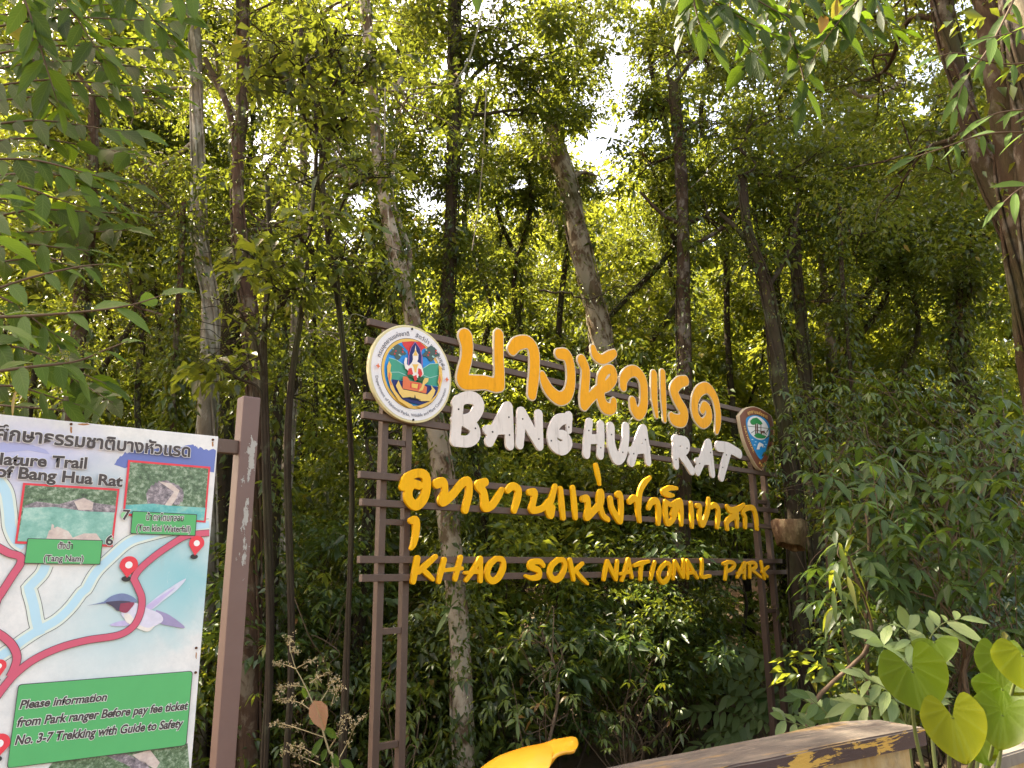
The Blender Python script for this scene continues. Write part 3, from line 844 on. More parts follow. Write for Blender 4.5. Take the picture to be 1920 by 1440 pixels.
# shield
H0, H1 = (1370, 740), 9.6
def hu(x, y, off=-.05):
    u, z = SG.uz(H0[0] + x / H1, H0[1] + y / H1, off); return (u, z - DZ)
oc = spline([(160,370),(250,262),(350,218),(440,215),(560,262),(680,335),(742,385),(772,500),(782,620),(770,780),(730,960),(680,1140),(620,1280),(562,1368)], 4)
oc2 = spline([(562,1368),(500,1320),(430,1215),(340,1040),(255,830),(200,620),(172,480),(160,370)], 4)
M_SHB = plain('brown_shield_paint', (.15, .045, .018), .45); M_SHE = plain('cream_board_edge', (.5, .4, .26), .6)
outl = [hu(*p) for p in np.vstack([oc[:-1], oc2[:-1]])]
SH = plate('shield', [outl], -.046, .05, .003, M_SHE, SIGN)
SH['label'] = 'brown and blue shield with a tree, a deer and a leaping dolphin'
scol = {'brown': (.16, .048, .018), 'blue': (.01, .22, .5), 'white': (.72, .7, .66), 'green': (.02, .22, .05), 'trunk': (.1, .03, .015), 'line': (.05, .09, .05), 'yellow': (.75, .45, .12), 'wave': (.4, .65, .75), 'rim': (.06, .12, .14)}
SK = list(scol); SMATS = [plain('shield_' + k, scol[k], .45, .06) for k in SK]
polys = []; lay = [-.0468]
def hp(k, pts):
    lay[0] -= .0006; polys.append(([hu(*p) for p in pts], lay[0], SK.index(k)))
cen = np.array([480., 720.])
hp('brown', [tuple(cen + (np.array(p) - cen) * .975) for p in np.vstack([oc[:-1], oc2[:-1]])])
ib = spline([(280,440),(330,395),(470,372),(620,438),(700,560),(702,720),(662,900),(602,1080),(545,1165),(480,1090),(378,880),(308,660),(280,520),(280,440)], 4)[:-1]
ic = np.array([490., 720.])
hp('rim', [tuple(ic + (p - ic) * 1.03) for p in ib]); hp('blue', [tuple(p) for p in ib])
hp('white', [(495 + 190 * math.cos(a) + 20 * math.sin(a), 600 + 212 * math.sin(a) + 40 * math.cos(a)) for a in np.arange(40) * .15708])
hp('green', [(355,510),(350,470),(400,425),(470,410),(520,450),(565,500),(575,530),(530,545),(470,520),(420,545),(380,540)])
hp('line', [(305,560),(690,605),(690,615),(305,570)]); hp('line', [(360,690),(430,640),(500,640),(610,670),(650,720),(645,730),(600,685),(500,652),(432,652),(365,700)])
for x0_, x1_ in ((438,458), (468,490), (535,548)):
    hp('trunk', [(x0_, 530), (x1_, 530), (x1_, 710), (x0_, 710)])
hp('trunk', [(545,655),(590,650),(600,640),(612,660),(600,690),(602,720),(592,720),(588,690),(560,688),(560,720),(550,720)])
hp('green', [(415,740),(450,700),(500,690),(560,720),(640,745),(610,785),(540,790),(460,775)])
hp('white', [(460,985),(488,890),(515,855),(562,882),(588,900),(575,962),(556,925),(522,940),(515,985)])
for (x, y) in ((385,808), (445,850), (425,905), (600,850), (625,895), (600,940)):
    hp('wave', [(x - 24, y + 8), (x, y - 14), (x + 24, y + 8)])
print_mesh('shield_picture', polys, SMATS, SH)
it = []; yy = lay[0] - .0006; mi = SK.index('yellow')
pth = lambda *p: [hu(*q) for q in spline(p, 6)]
text_path(it, 'อุทยานแห่งชาติ', pth((295,360),(400,335),(520,365),(660,440)), .045, yy, mi, .02)
text_mesh('shield_lettering', it, SMATS, SH); it = []
text_path(it, 'NATIONAL', pth((222,560),(270,740),(330,890),(400,1050)), .04, yy, mi, .02)
text_mesh('shield_lettering', it, SMATS, SH); it = []
text_path(it, 'THAILAND', pth((705,1095),(745,960),(775,800),(785,640)), .04, yy, mi, .02)
text_mesh('shield_lettering', it, SMATS, SH); it = []
text_path(it, 'PARK', pth((490,1240),(545,1300),(600,1290),(640,1235)), .045, yy, mi, .02)
text_mesh('shield_lettering', it, SMATS, SH)
# ---------------------------------------------------------------- the trail notice board
NB = Board(405, 815, 2.75, math.radians(50))
gzn = float(ground_z(NB.P0.x, NB.P0.y)); DN = gzn
NOTICE = empty('notice_board', NB.M @ Matrix.Translation((0, 0, gzn)),
               'weathered nature trail map board on a brown post with peeling paint', 'notice board')
K = 3.84
def n1(x, y, off=0.0):
    u, z = NB.uz(x / K, 740 + y / K, off); return (u, z - DN)
def n2(x, y, off=0.0):
    u, z = NB.uz(x / K, 1065 + y / K, off); return (u, z - DN)
ur = n1(1540, 700)[0]; ztop = n1(1562, 300)[1]; zbot = ztop - 1.55; ul = ur - 2.3
# printed panel: pale paper with a teal wash round the bird, lavender hills at the top
m, t, b = new_mat('printed_panel'); v = coords(t)
def blob(c, r0, r1, sx=1.0):
    mp = N(t, 'ShaderNodeMapping'); mp.inputs['Location'].default_value = (-c[0] * sx, 0, -c[1]); mp.inputs['Scale'].default_value = (sx, 0, 1)
    t.links.new(v, mp.inputs[0])
    ln = N(t, 'ShaderNodeVectorMath', operation='LENGTH'); t.links.new(mp.outputs[0], ln.inputs[0])
    ad = N(t, 'ShaderNodeMath', operation='ADD'); t.links.new(ln.outputs['Value'], ad.inputs[0])
    ns = N(t, 'ShaderNodeMath', operation='MULTIPLY_ADD'); t.links.new(noise(t, 9, 4, v), ns.inputs[0]); ns.inputs[1].default_value = .14; ns.inputs[2].default_value = -.07
    t.links.new(ns.outputs[0], ad.inputs[1])
    return ramp(t, ad.outputs[0], [(r0, 1.0), (r1, 0.0)])
col = mixrgb(t, ramp(t, noise(t, 11, 7, v, .8), [(.3, 0.0), (.7, 1.0)]), (.55, .56, .55), (.77, .75, .72))
col = mixrgb(t, blob(n1(1300, 1330), -.04, .22), col, (.2, .46, .5))
col = mixrgb(t, blob(n2(1150, 150), .02, .22), col, (.24, .5, .54))
col = mixrgb(t, blob(n2(800, 420), .0, .26), col, (.44, .58, .6))
col = mixrgb(t, blob(n1(250, 480), .0, .16, .5), col, (.42, .42, .66))
col = mixrgb(t, blob(n1(700, 620), .0, .1, .4), col, (.4, .48, .52))
col = mixrgb(t, ramp(t, noise(t, 5, 6, coords(t, (1, 1, .25)), .7), [(.6, 0.0), (.8, .35)]), col, (.38, .33, .24))
t.links.new(col, b.inputs['Base Color']); scr = noise(t, 40, 6, coords(t, (1.0, 1, .3)), .85, 1.2)
col = mixrgb(t, ramp(t, scr, [(.62, 0.0), (.68, .5)]), col, (.72, .7, .68))
col = mixrgb(t, ramp(t, noise(t, 55, 3, v, .9), [(.7, 0.0), (.76, .6)]), col, (.2, .18, .14))
t.links.new(col, b.inputs['Base Color'])
b.inputs['Roughness'].default_value = .45
PANEL = box('panel', ul, ur, 0, .012, zbot, ztop, m, NOTICE, .002)
w_ = .083
up0 = NB.uz(452, 810, 0)[0]; up1 = NB.uz(485, 810, 0)[0]
m, t, b = new_mat('peeling_brown_post'); v = coords(t)
c1 = mixrgb(t, noise(t, 8, 5, v), (.1, .055, .044), (.145, .088, .074))
sep = N(t, 'ShaderNodeSeparateXYZ'); t.links.new(v, sep.inputs[0])
mr = N(t, 'ShaderNodeMapRange'); t.links.new(sep.outputs['X'], mr.inputs[0])
uc = up0 + (up1 - up0) * .62
mr.inputs[1].default_value = uc - .05; mr.inputs[2].default_value = uc + .05
bell = ramp(t, mr.outputs[0], [(.1, 0.0), (.5, 1.0), (.9, 0.0)])
mz = N(t, 'ShaderNodeMapRange'); t.links.new(sep.outputs['Z'], mz.inputs[0])
z_a = NB.uz(470, 800)[1] - DN; z_b = NB.uz(460, 1090)[1] - DN
mz.inputs[1].default_value = z_b; mz.inputs[2].default_value = z_a
bz = ramp(t, mz.outputs[0], [(0, .35), (.12, .95), (.88, 1.0), (1.0, .0)])
pm = N(t, 'ShaderNodeMath', operation='MULTIPLY'); t.links.new(bell, pm.inputs[0]); t.links.new(bz, pm.inputs[1])
pn = N(t, 'ShaderNodeMath', operation='MULTIPLY_ADD'); t.links.new(pm.outputs[0], pn.inputs[0]); pn.inputs[1].default_value = .3
t.links.new(noise(t, 26, 5, coords(t, (1, 1, .42)), .7), pn.inputs[2])
pf = ramp(t, pn.outputs[0], [(.735, 0.0), (.75, 1.0)])
t.links.new(mixrgb(t, pf, c1, (.3, .29, .26)), b.inputs['Base Color'])
b.inputs['Roughness'].default_value = .5
bump(t, b, pf, .5, -.003)
M_POST = m
zpt = NB.uz(470, 743, 0)[1] - DN
PW = up1 - up0
box('post', up0, up1, 0.0, PW * 1.0, -.1, zpt, M_POST, NOTICE, .005)
box('post', ul - .2 - PW, ul - .2, 0.0, PW, -.1, zpt, M_FRAME, NOTICE, .005)
za0, za1 = n1(1600, 412)[1], n1(1600, 312)[1]
box('arm', ul - .2, up0, .014, .05, za0, za1, M_FRAME, NOTICE, .003)
box('arm', ul - .2, up0, .014, .05, zbot + .1, zbot + .15, M_FRAME, NOTICE, .003)

BM = {k: plain('print_' + k, c, .45, .07, 18) for k, c in {
    'green': (.09, .38, .13), 'line': (.05, .045, .05), 'river': (.42, .62, .72), 'riverlight': (.62, .68, .6), 'trail': (.55, .1, .16), 'trailedge': (.12, .05, .06), 'red': (.66, .05, .07),
    'white': (.78, .76, .74), 'ink': (.06, .05, .05), 'halo': (.74, .72, .7), 'hill': (.13, .17, .42), 'hill2': (.36, .38, .62), 'badge': (.25, .55, .27), 'dark': (.03, .03, .03)}.items()}
BK = list(BM); BML = [BM[k] for k in BK]; bi = BK.index
# hills behind the title
def dense(f, pts, n=6, closed=False):
    return [f(*p) for p in spline(list(pts) + ([pts[0]] if closed else []), n)]
jag = lambda pts, a: [(x, y + a * random.uniform(-1, 1)) for x, y in spline(pts, 7)]
hl = jag([(820,500),(900,420),(1000,400),(1120,385),(1250,380),(1390,365),(1440,385),(1555,400)], 9)
print_mesh('hill_print', [([n1(x, y) for x, y in hl + [(1540,560),(1300,520),(1000,490),(900,530)]], -.0006, bi('hill'))], BML, PANEL)
print_mesh('hill_print', [([n1(x, y) for x, y in jag([(0,345),(90,350),(200,355),(330,400)], 6) + [(360,430),(200,400),(0,420)]], -.0006, bi('hill2'))], BML, PANEL)
# river and trail
rv = []
kk_ = [0]
def river(pts, w):
    kk_[0] += .00005
    p = np.array(pts)
    sc = NB.scale(200, 1000)
    rv.append((ribbon(p, w / K * sc + .003), -.0009 - kk_[0], bi('line'))); rv.append((ribbon(p, w / K * sc), -.0012 - kk_[0], bi('riverlight')))
    rv.append((ribbon(p, w / K * sc * .62), -.0015 - kk_[0], bi('river')))
river(dense(n1, [(-30,600),(40,700),(65,850),(75,950),(120,1050),(180,1090)]), 95)
river(dense(n1, [(330,1225),(300,1290),(225,1370)]) + dense(n2, [(205,140),(240,260),(262,380),(290,480)]), 92)
river(dense(n1, [(1505,935),(1300,960),(1080,1010),(930,1060),(800,1170),(690,1280),(620,1400)]) + dense(n2, [(585,180),(500,290),(400,380),(290,440),(180,510),(70,590),(-40,660)]), 88)
RV = print_mesh('river_print', rv, BML, PANEL)
tr = []
def trail(pts, w=46):
    kk_[0] += .00005
    sc = NB.scale(200, 1000); p = np.array(pts)
    tr.append((ribbon(p, w / K * sc + .0035), -.0056 - kk_[0], bi('trailedge'))); tr.append((ribbon(p, w / K * sc), -.0059 - kk_[0], bi('trail')))
trail(dense(n1, [(1503,995),(1400,1005),(1320,1025),(1220,1085),(1100,1170),(1000,1260),(958,1325)]) +
      dense(n2, [(985,130),(1018,220),(1005,330),(950,425),(840,485),(620,520),(420,575),(240,660),(110,760),(30,850),(-30,930)]))
trail(dense(n1, [(-40,1085),(60,1140),(140,1165),(145,1215),(90,1300),(0,1440)]) + dense(n2, [(-20,220),(-60,330)]))
trail(dense(n2, [(-40,455),(30,500),(90,560),(120,640),(100,720),(70,780)]))
print_mesh('trail_print', tr, BML, PANEL)
# the bird
M_BIRD = {k: plain('bird_' + k, c, .5, .2, 40) for k, c in {'cap': (.16, .2, .34), 'throat': (.26, .05, .09), 'face': (.07, .06, .1), 'body': (.6, .58, .68), 'wing': (.48, .42, .64), 'wingtip': (.56, .58, .68), 'belly': (.7, .66, .6), 'tail': (.3, .26, .42)}.items()}
KB = list(M_BIRD); y_ = [-.0024]
bp = []
def bird(k, pts):
    y_[0] -= .0003; bp.append((dense(n2, pts, 4, True)[:-1], y_[0], KB.index(k)))
bird('wingtip', [(1050,270),(1180,170),(1335,75),(1280,150),(1180,230),(1090,300)])
bird('wing', [(1040,280),(1150,205),(1260,140),(1180,215),(1090,295),(1050,310)])
bird('wing', [(960,380),(870,380),(790,410),(860,420),(960,405)])
bird('tail', [(1120,300),(1220,340),(1330,428),(1230,418),(1140,390)])
bird('body', [(890,300),(960,250),(1060,290),(1150,330),(1170,380),(1110,420),(1060,455),(990,430),(910,380),(870,330)])
bird('belly', [(890,330),(930,330),(990,400),(1060,430),(1110,415),(1062,457),(985,432),(905,385)])
bird('cap', [(742,245),(800,202),(880,182),(950,205),(985,240),(930,250),(850,240),(790,256)])
bird('face', [(745,247),(800,240),(870,235),(940,245),(900,290),(850,310),(805,275)])
bird('throat', [(865,255),(962,248),(940,290),(905,322),(858,306)])
bird('cap', [(618,272),(700,254),(745,243),(760,254),(700,260)])
print_mesh('bird_print', bp, list(M_BIRD.values()), PANEL)
# the two framed pictures
def photo_mat(name, cols, sc):
    m, t, b = new_mat(name); v = coords(t, (1, 1, 1.2))
    f = noise(t, sc, 6, v, .75)
    t.links.new(ramp(t, f, [(.3 + .4 * i / (len(cols) - 1), c) for i, c in enumerate(cols)]), b.inputs['Base Color'])
    b.inputs['Roughness'].default_value = .4
    return m
M_PF = photo_mat('picture_foliage', [(.015, .025, .015), (.09, .16, .08), (.4, .48, .36)], 60)
M_PR = photo_mat('picture_rock', [(.03, .03, .04), (.2, .17, .19), (.6, .52, .54)], 55)
M_PW = photo_mat('picture_water', [(.1, .28, .22), (.2, .42, .35), (.42, .6, .52)], 16)
M_PP = photo_mat('picture_pale', [(.4, .32, .3), (.55, .45, .4), (.66, .62, .55)], 24)
M_PT = photo_mat('picture_teal', [(.03, .25, .26), (.12, .42, .4), (.3, .5, .4)], 20)
PM = [BM['red'], M_PF, M_PR, M_PW, M_PP, M_PT]
PH = [([n1(*p) for p in ((920,470),(1512,520),(1478,922),(880,868))], -.0035, 0), ([n1(*p) for p in ((935,486),(1498,533),(1466,908),(897,853))], -.0038, 1),
      ([n1(*p) for p in jag([(1050,700),(1110,640),(1180,625),(1290,660),(1320,720),(1290,780),(1150,800),(1060,790)], 12)], -.0041, 2),
      ([n1(*p) for p in ((1140,625),(1230,640),(1290,690),(1260,760),(1230,800),(1180,800),(1250,700))], -.0044, 4),
      ([n1(*p) for p in ((902,795),(1100,785),(1200,798),(1476,815),(1466,908),(897,853))], -.0047, 5)]
print_mesh('waterfall_picture', PH, PM, PANEL)
PH = [([n1(*p) for p in ((165,635),(858,678),(808,1095),(105,1072))], -.0053, 0), ([n1(*p) for p in ((180,652),(842,693),(794,1080),(123,1055))], -.0056, 1),
      ([n1(*p) for p in ((172,800),(260,770),(420,790),(530,760),(600,740),(680,780),(830,800),(826,850),(600,850),(400,820),(170,830))], -.0059, 2),
      ([n1(*p) for p in ((530,770),(600,745),(670,780),(660,830),(560,830))], -.0062, 4),
      ([n1(*p) for p in ((168,815),(400,810),(600,840),(822,850),(794,1080),(123,1055))], -.0065, 3),
      ([n1(*p) for p in ((330,1040),(350,980),(410,950),(490,985),(520,1030),(600,1000),(690,1000),(740,1070))], -.0068, 4),
      ([n1(*p) for p in ((355,1020),(370,930),(385,940),(388,1030))], -.0071, 4)]
print_mesh('pool_picture', PH, PM, PANEL)
# bottom picture strip
PH = [([n2(*p) for p in ((380,1400),(560,1330),(760,1330),(900,1330),(1100,1300),(1350,1262),(1368,1500),(300,1500))], -.0009, 1),
      ([n2(*p) for p in ((760,1350),(900,1335),(1050,1400),(1120,1500),(1040,1500),(900,1410))], -.0012, 2), ([n2(*p) for p in ((950,1345),(1080,1310),(1150,1400),(1120,1450),(1010,1390))], -.0012, 4)]
print_mesh('plant_picture', PH, PM, PANEL)
# captions
def rounded(f, pts, r):
    p = np.array(pts, float); out = []
    for i in range(len(p)):
        a, b_, c = p[i - 1], p[i], p[(i + 1) % len(p)]
        da = unit(a - b_); dc = unit(c - b_)
        for q in np.linspace(0, 1, 6):
            out.append(tuple(b_ + da * r * (1 - q) ** 2 + dc * r * q ** 2))
    return [f(*q) for q in out]
for f, pts, r in ((n1, ((948,838),(1414,862),(1402,1018),(933,1002)), 8), (n1, ((195,1034),(737,1048),(718,1224),(170,1216)), 8), (n2, ((128,836),(1384,738),(1337,1277),(46,1440)), 26)):
    p = np.array(pts, float); c = p.mean(0)
    cp = []; cp.append((rounded(f, p, r), -.0076, bi('line'))); cp.append((rounded(f, p + np.sign(c - p) * 5, r), -.0079, bi('green'))); print_mesh('caption_box', cp, BML, PANEL)
for (x, y) in ((893,868), (783,1045)):
    print_mesh('number_badge', [(circle(n1(x, y), .0115, .0115), -.0073, bi('badge'))], BML, PANEL)
# text
def txt(s, f, A, B, hpx, org_y, off=.03, halo=.055, shear=0.0, dark='ink', light='halo'):
    it = []; a, b_ = f(*A), f(*B)
    h_ = hpx / K * NB.scale((A[0] + B[0]) / 2 / K, org_y + (A[1] + B[1]) / 2 / K)
    for mi, o_, yy in ((light, halo, -.0084), (dark, off, -.0088)):
        text_line(it, s, a, b_, h_, yy, bi(mi), o_, shear)
    text_mesh('lettering', it, BML, PANEL)
txt('ศึกษาธรรมชาติบางหัวแรด', n1, (-45, 322), (1368, 450), 92, 740, .034, .06)
txt('Nature Trail', n1, (-98, 500), (622, 533), 84, 740, .036, .062)
txt('of Bang Hua Rat', n1, (-42, 590), (872, 663), 82, 740, .036, .062)
txt('7', n1, (872, 898), (925, 902), 72, 740, .03, .06); txt('6', n1, (752, 1080), (808, 1084), 72, 740, .03, .06)
txt('น้ำตกโตนกลอย', n1, (1043, 903), (1318, 912), 46, 740, .022, .07)
txt('(Ton kloi Waterfall)', n1, (972, 980), (1368, 990), 46, 740, .024, .07)
txt('ตั้งน้ำ', n1, (408, 1108), (526, 1112), 46, 740, .022, .07)
txt('(Tang Nam)', n1, (306, 1198), (598, 1202), 46, 740, .024, .07)
txt('Please information', n2, (132, 1012), (762, 952), 60, 1065, .034, .075, .18)
txt('from Park ranger Before pay fee ticket', n2, (114, 1140), (1340, 1015), 62, 1065, .034, .075, .18)
txt('No. 3-7 Trekking with Guide to Safety', n2, (98, 1270), (1303, 1142), 64, 1065, .034, .075, .18)
# map pins
def pin(c, tip, r, f):
    c_, t_ = f(*c), f(*tip); rr = r / K * NB.scale(c[0] / K, 1000)
    ps = [(circle((t_[0] - .002, t_[1] - rr * .12), rr * .5, rr * .32, 20), -.0064, bi('dark'))]
    a = [(c_[0] + rr * math.cos(q), c_[1] + rr * math.sin(q)) for q in np.linspace(-.35, math.pi + .35, 24)] + [t_]
    ps += [(a, -.0067, bi('red')), (circle(c_, rr * .4, rr * .4, 20), -.0070, bi('white'))]
    print_mesh('map_pin', ps, BML, PANEL)
pin((1412,1070), (1398,1160), 54, n1); pin((924,1226), (910,1318), 62, n1); pin((-10,705), (-20,800), 46, n2); pin((-8,1262), (-20,1365), 66, n2)
# rusty screws
M_RUST = plain('rust', (.09, .035, .015), .8)
m, t, b = new_mat('rust_streak'); b.inputs['Roughness'].default_value = .8; b.inputs['Base Color'].default_value = (.34, .16, .06, 1); M_STREAK = m
for f, x, y in ((n1,512,212), (n1,1532,325), (n2,1412,575), (n2,1408,752)):
    u, z = f(x, y)
    bm = bmesh.new()
    bmesh.ops.create_cone(bm, cap_ends=True, segments=10, radius1=.0045, radius2=.0035, depth=.006, matrix=Matrix.Translation((u, -.003, z)) @ Matrix.Rotation(math.pi / 2, 4, 'X'))
    from_bm(bm, 'screw', M_RUST, PANEL)
ps = []
for f, x, y, ww, hh in ((n1,512,225,20,60), (n1,1532,335,16,40), (n1,600,205,90,16), (n2,1412,600,10,60)):
    q = [(x + ww * .5 * math.cos(a) * random.uniform(.6, 1.1), y + hh * .5 + hh * .5 * math.sin(a) * random.uniform(.7, 1.1)) for a in np.arange(14) * .4488]
    print_mesh('rust_stain', [([f(*p) for p in q], -.0004, 0)], [M_STREAK], PANEL)

# ---------------------------------------------------------------- the low wall with its peeling coping
ZT = .8
front = [on_z(x, y, ZT) for x, y in ((1060,1530),(1350,1441),(1440,1423),(1580,1393),(1734,1364))]
back = [on_z(x, y, ZT) for x, y in ((880,1500),(1145,1437),(1300,1407),(1460,1376),(1560,1354),(1648,1349))]
fr = spline([p[:2] for p in front], 5); bk = spline([p[:2] for p in back], 5)
def resample(p, n):
    s = np.concatenate([[0], np.cumsum(np.linalg.norm(np.diff(p, axis=0), axis=1))]); q = np.linspace(0, s[-1], n)
    return np.stack([np.interp(q, s, p[:, i]) for i in range(p.shape[1])], 1)
fr, bk = resample(fr, 24), resample(bk, 24)
def slab(name, fr, bk, z0, z1, mat, parent, inset=0.0, bev=.008):
    c = (fr + bk) / 2
    a = c + (fr - c) * (1 - inset); b_ = c + (bk - c) * (1 - inset)
    if inset:
        a = a[:-1]; b_ = b_[:-1]
    bm = bmesh.new()
    ring = [np.array([*a[i], 0]) for i in range(len(a))] + [np.array([*b_[i], 0]) for i in range(len(b_))][::-1]
    lo = [bm.verts.new((x, y, z0)) for x, y, _ in ring]; hi = [bm.verts.new((x, y, z1)) for x, y, _ in ring]
    n = len(ring)
    bm.faces.new(hi); bm.faces.new(lo[::-1])
    for i in range(n): bm.faces.new((lo[i], lo[(i + 1) % n], hi[(i + 1) % n], hi[i]))
    bmesh.ops.recalc_face_normals(bm, faces=bm.faces)
    es = [e for e in bm.edges if abs(e.verts[0].co.z - z1) < 1e-6 and abs(e.verts[1].co.z - z1) < 1e-6]
    if bev: bmesh.ops.bevel(bm, geom=es, offset=bev, segments=3, affect='EDGES')
    return from_bm(bm, name, mat, parent)
m, t, b = new_mat('peeling_coping'); v = coords(t)
dr = fr[-1] - fr[8]; ang = math.atan2(dr[1], dr[0])
mp = N(t, 'ShaderNodeMapping'); mp.inputs['Rotation'].default_value = (0, 0, -ang); mp.inputs['Scale'].default_value = (1, 1, 1)
t.links.new(v, mp.inputs[0])
mp2 = N(t, 'ShaderNodeMapping'); mp2.inputs['Scale'].default_value = (.22, 1, 1); t.links.new(mp.outputs[0], mp2.inputs[0])
st_ = noise(t, 16, 7, mp2.outputs[0], .75, .3)
top = mixrgb(t, ramp(t, st_, [(.36, 0.0), (.7, 1.0)]), (.05, .042, .033), (.135, .108, .082))
top = mixrgb(t, ramp(t, noise(t, 26, 6, mp2.outputs[0], .75), [(.56, 0.0), (.66, .75)]), top, (.19, .16, .12))
top = mixrgb(t, ramp(t, noise(t, 9, 5, mp2.outputs[0], .7), [(.54, 0.0), (.66, .7)]), top, (.24, .15, .04))
side = mixrgb(t, ramp(t, noise(t, 13, 6, mp2.outputs[0], .7, .4), [(.52, 0.0), (.545, 1.0)]), (.05, .028, .026), (.46, .28, .05))
ge = N(t, 'ShaderNodeNewGeometry'); sx = N(t, 'ShaderNodeSeparateXYZ'); t.links.new(ge.outputs['Normal'], sx.inputs[0])
col = mixrgb(t, ramp(t, sx.outputs['Z'], [(.45, 0.0), (.8, 1.0)]), side, top)
t.links.new(col, b.inputs['Base Color']); b.inputs['Roughness'].default_value = .8
bump(t, b, st_, .6, .012)
M_COPE = m
m, t, b = new_mat('stained_plaster'); v = coords(t)
c1 = mixrgb(t, ramp(t, noise(t, 6, 5, coords(t, (1, 1, .4)), .7), [(.35, 0.0), (.65, 1.0)]), (.3, .19, .06), (.45, .38, .24))
c1 = mixrgb(t, ramp(t, noise(t, 4, 6, v, .7), [(.5, 0.0), (.7, .8)]), c1, (.13, .1, .075))
t.links.new(c1, b.inputs['Base Color']); b.inputs['Roughness'].default_value = .9; bump(t, b, noise(t, 40, 5, v), .4, .006)
M_PLAST = m
mid = (fr[12] + bk[12]) / 2
WALL = empty('garden_wall', Vector((mid[0], mid[1], 0)), 'low plastered garden wall with a dark wooden-looking coping whose yellow paint is peeling', 'wall')
o2 = np.array([mid[0], mid[1]])
slab('coping', fr - o2, bk - o2, ZT - .085, ZT, M_COPE, WALL)
slab('wall_body', fr - o2, bk - o2, -1.0, ZT - .085, M_PLAST, WALL, .22, 0)
# second piece of wall behind the heart-shaped leaves
f2 = np.array([list(on_z(x, y, .72))[:2] for x, y in ((1862,1422),(1960,1392))]); b2 = np.array([list(on_z(x, y, .72))[:2] for x, y in ((1830,1412),(1940,1376))])
f2 = resample(f2, 8); b2 = resample(b2, 8)
m2 = (f2[4] + b2[4]) / 2
W2 = empty('garden_wall', Vector((m2[0], m2[1], 0)), 'grey wall end with a pale worn coping behind the big heart-shaped leaves', 'wall')
slab('coping', f2 - m2, b2 - m2, .66, .72, weathered('worn_grey_coping', (.2, .18, .15), (.1, .08, .07), .8, .8), W2)
slab('wall_body', f2 - m2, b2 - m2, -1.0, .66, M_PLAST, W2, .15, 0)

# ---------------------------------------------------------------- the heart-leaved plant by the wall
def heart_leaf(tipx, notch, width, Y, lobe, fold, tint, parent, inv, lean=.0, curl=0., Yt=None, skew=0.0):
    """notch, tip in pixels: blade attached at the notch, hanging to the tip; width in pixels"""
    A = np.array(at(*notch, Y)); B = np.array(at(*tipx, Yt or Y - .06))
    ax = B - A; L = np.linalg.norm(ax); ax /= L
    view = unit(np.array(CAM) - A)
    sd = unit(np.cross(ax, view)); nn = np.cross(sd, ax)
    W = width / FPX * Y * .5
    nu, nv = 26, 15
    V, al, ac, ti_ = [], [], [], []
    for i in range(nu):
        s = i / (nu - 1)
        for j in range(nv):
            q = -1 + 2 * j / (nv - 1)
            aq = abs(q)
            # heart outline: half width along the blade, with lobes running back past the notch
            hw = max(0, 1 - s ** 1.45) ** .85 * (0.86 + .42 * s)
            back = lobe * (1 - s) ** 1.6 * math.sin(math.pi * min(1, aq * .95)) ** .9
            y = q * W * hw * (1.0 + skew * q)
            x = L * (s - back)
            z = 1.15 * fold * W * (aq ** 1.4) * hw + .03 * W * math.sin(aq * 3 - s * 4) * aq - curl * L * s * s + lean * y
            V.append(A + ax * x + sd * y + nn * z - inv)
            phi = math.atan2(abs(y), x + .18 * L); al.append(phi * .42 + .28 * aq); ac.append(aq * .98)
            ti_.append(min(1, tint + .5 * max(0, max(aq, s) - .72)))
    i = (np.arange(nu - 1)[:, None] * nv + np.arange(nv - 1)[None, :]).reshape(-1)
    Q = np.stack([i, i + 1, i + 1 + nv, i + nv], -1)
    me = np_mesh('leaf', np.array(V), Q.ravel(), np.arange(len(Q)) * 4, np.full(len(Q), 4), {'tint': ti_, 'along': al, 'across': ac}, smooth=True)
    return obj('leaf', me, M_AROID, parent), A
rootp = at(1790, 1440, 3.5); rootp.z = .05
AR = empty('heart_leaf_plant', rootp, 'large heart-leaved plant with glossy yellow-green leaves at the right end of the wall', 'plant')
inv = np.array(rootp)
stem_items = []
for (tip, notch, wd, Y, lobe, fold, tint, skew) in (
        ((1745,1338), (1711,1258), 128, 3.45, .62, .22, .42, .0),
        ((1812,1434), (1786,1344), 116, 3.2, .5, .2, .85, .0),
        ((1764,1248), (1752,1203), 86, 3.75, .18, .1, .4, .0),
        ((1872,1407), (1880,1340), 112, 3.3, .55, .2, .5, .0),
        ((1882,1340), (1880,1292), 108, 3.5, .5, .2, .35, .0),
        ((1882,1300), (1876,1236), 92, 3.7, .6, .15, .4, .0),
        ((1935,1300), (1918,1228), 112, 3.4, .45, .2, .75, .0),
        ((1858,1437), (1835,1390), 70, 3.45, .3, .2, .2, .0)):
    lf, A = heart_leaf(tip, notch, wd, Y, lobe, fold, tint, AR, inv, skew=skew)
    a = A - inv
    p = spline([a, a * np.array([.8, .9, .7]) + np.array([0, .1, .06]), a * np.array([.35, .6, .35]) + np.array([0, .08, 0]), np.zeros(3)], 5)
    stem_items.append((p, np.linspace(.006, .012, len(p))))
obj('stem', tubes_mesh('stem', stem_items, 7), M_STEM, AR)

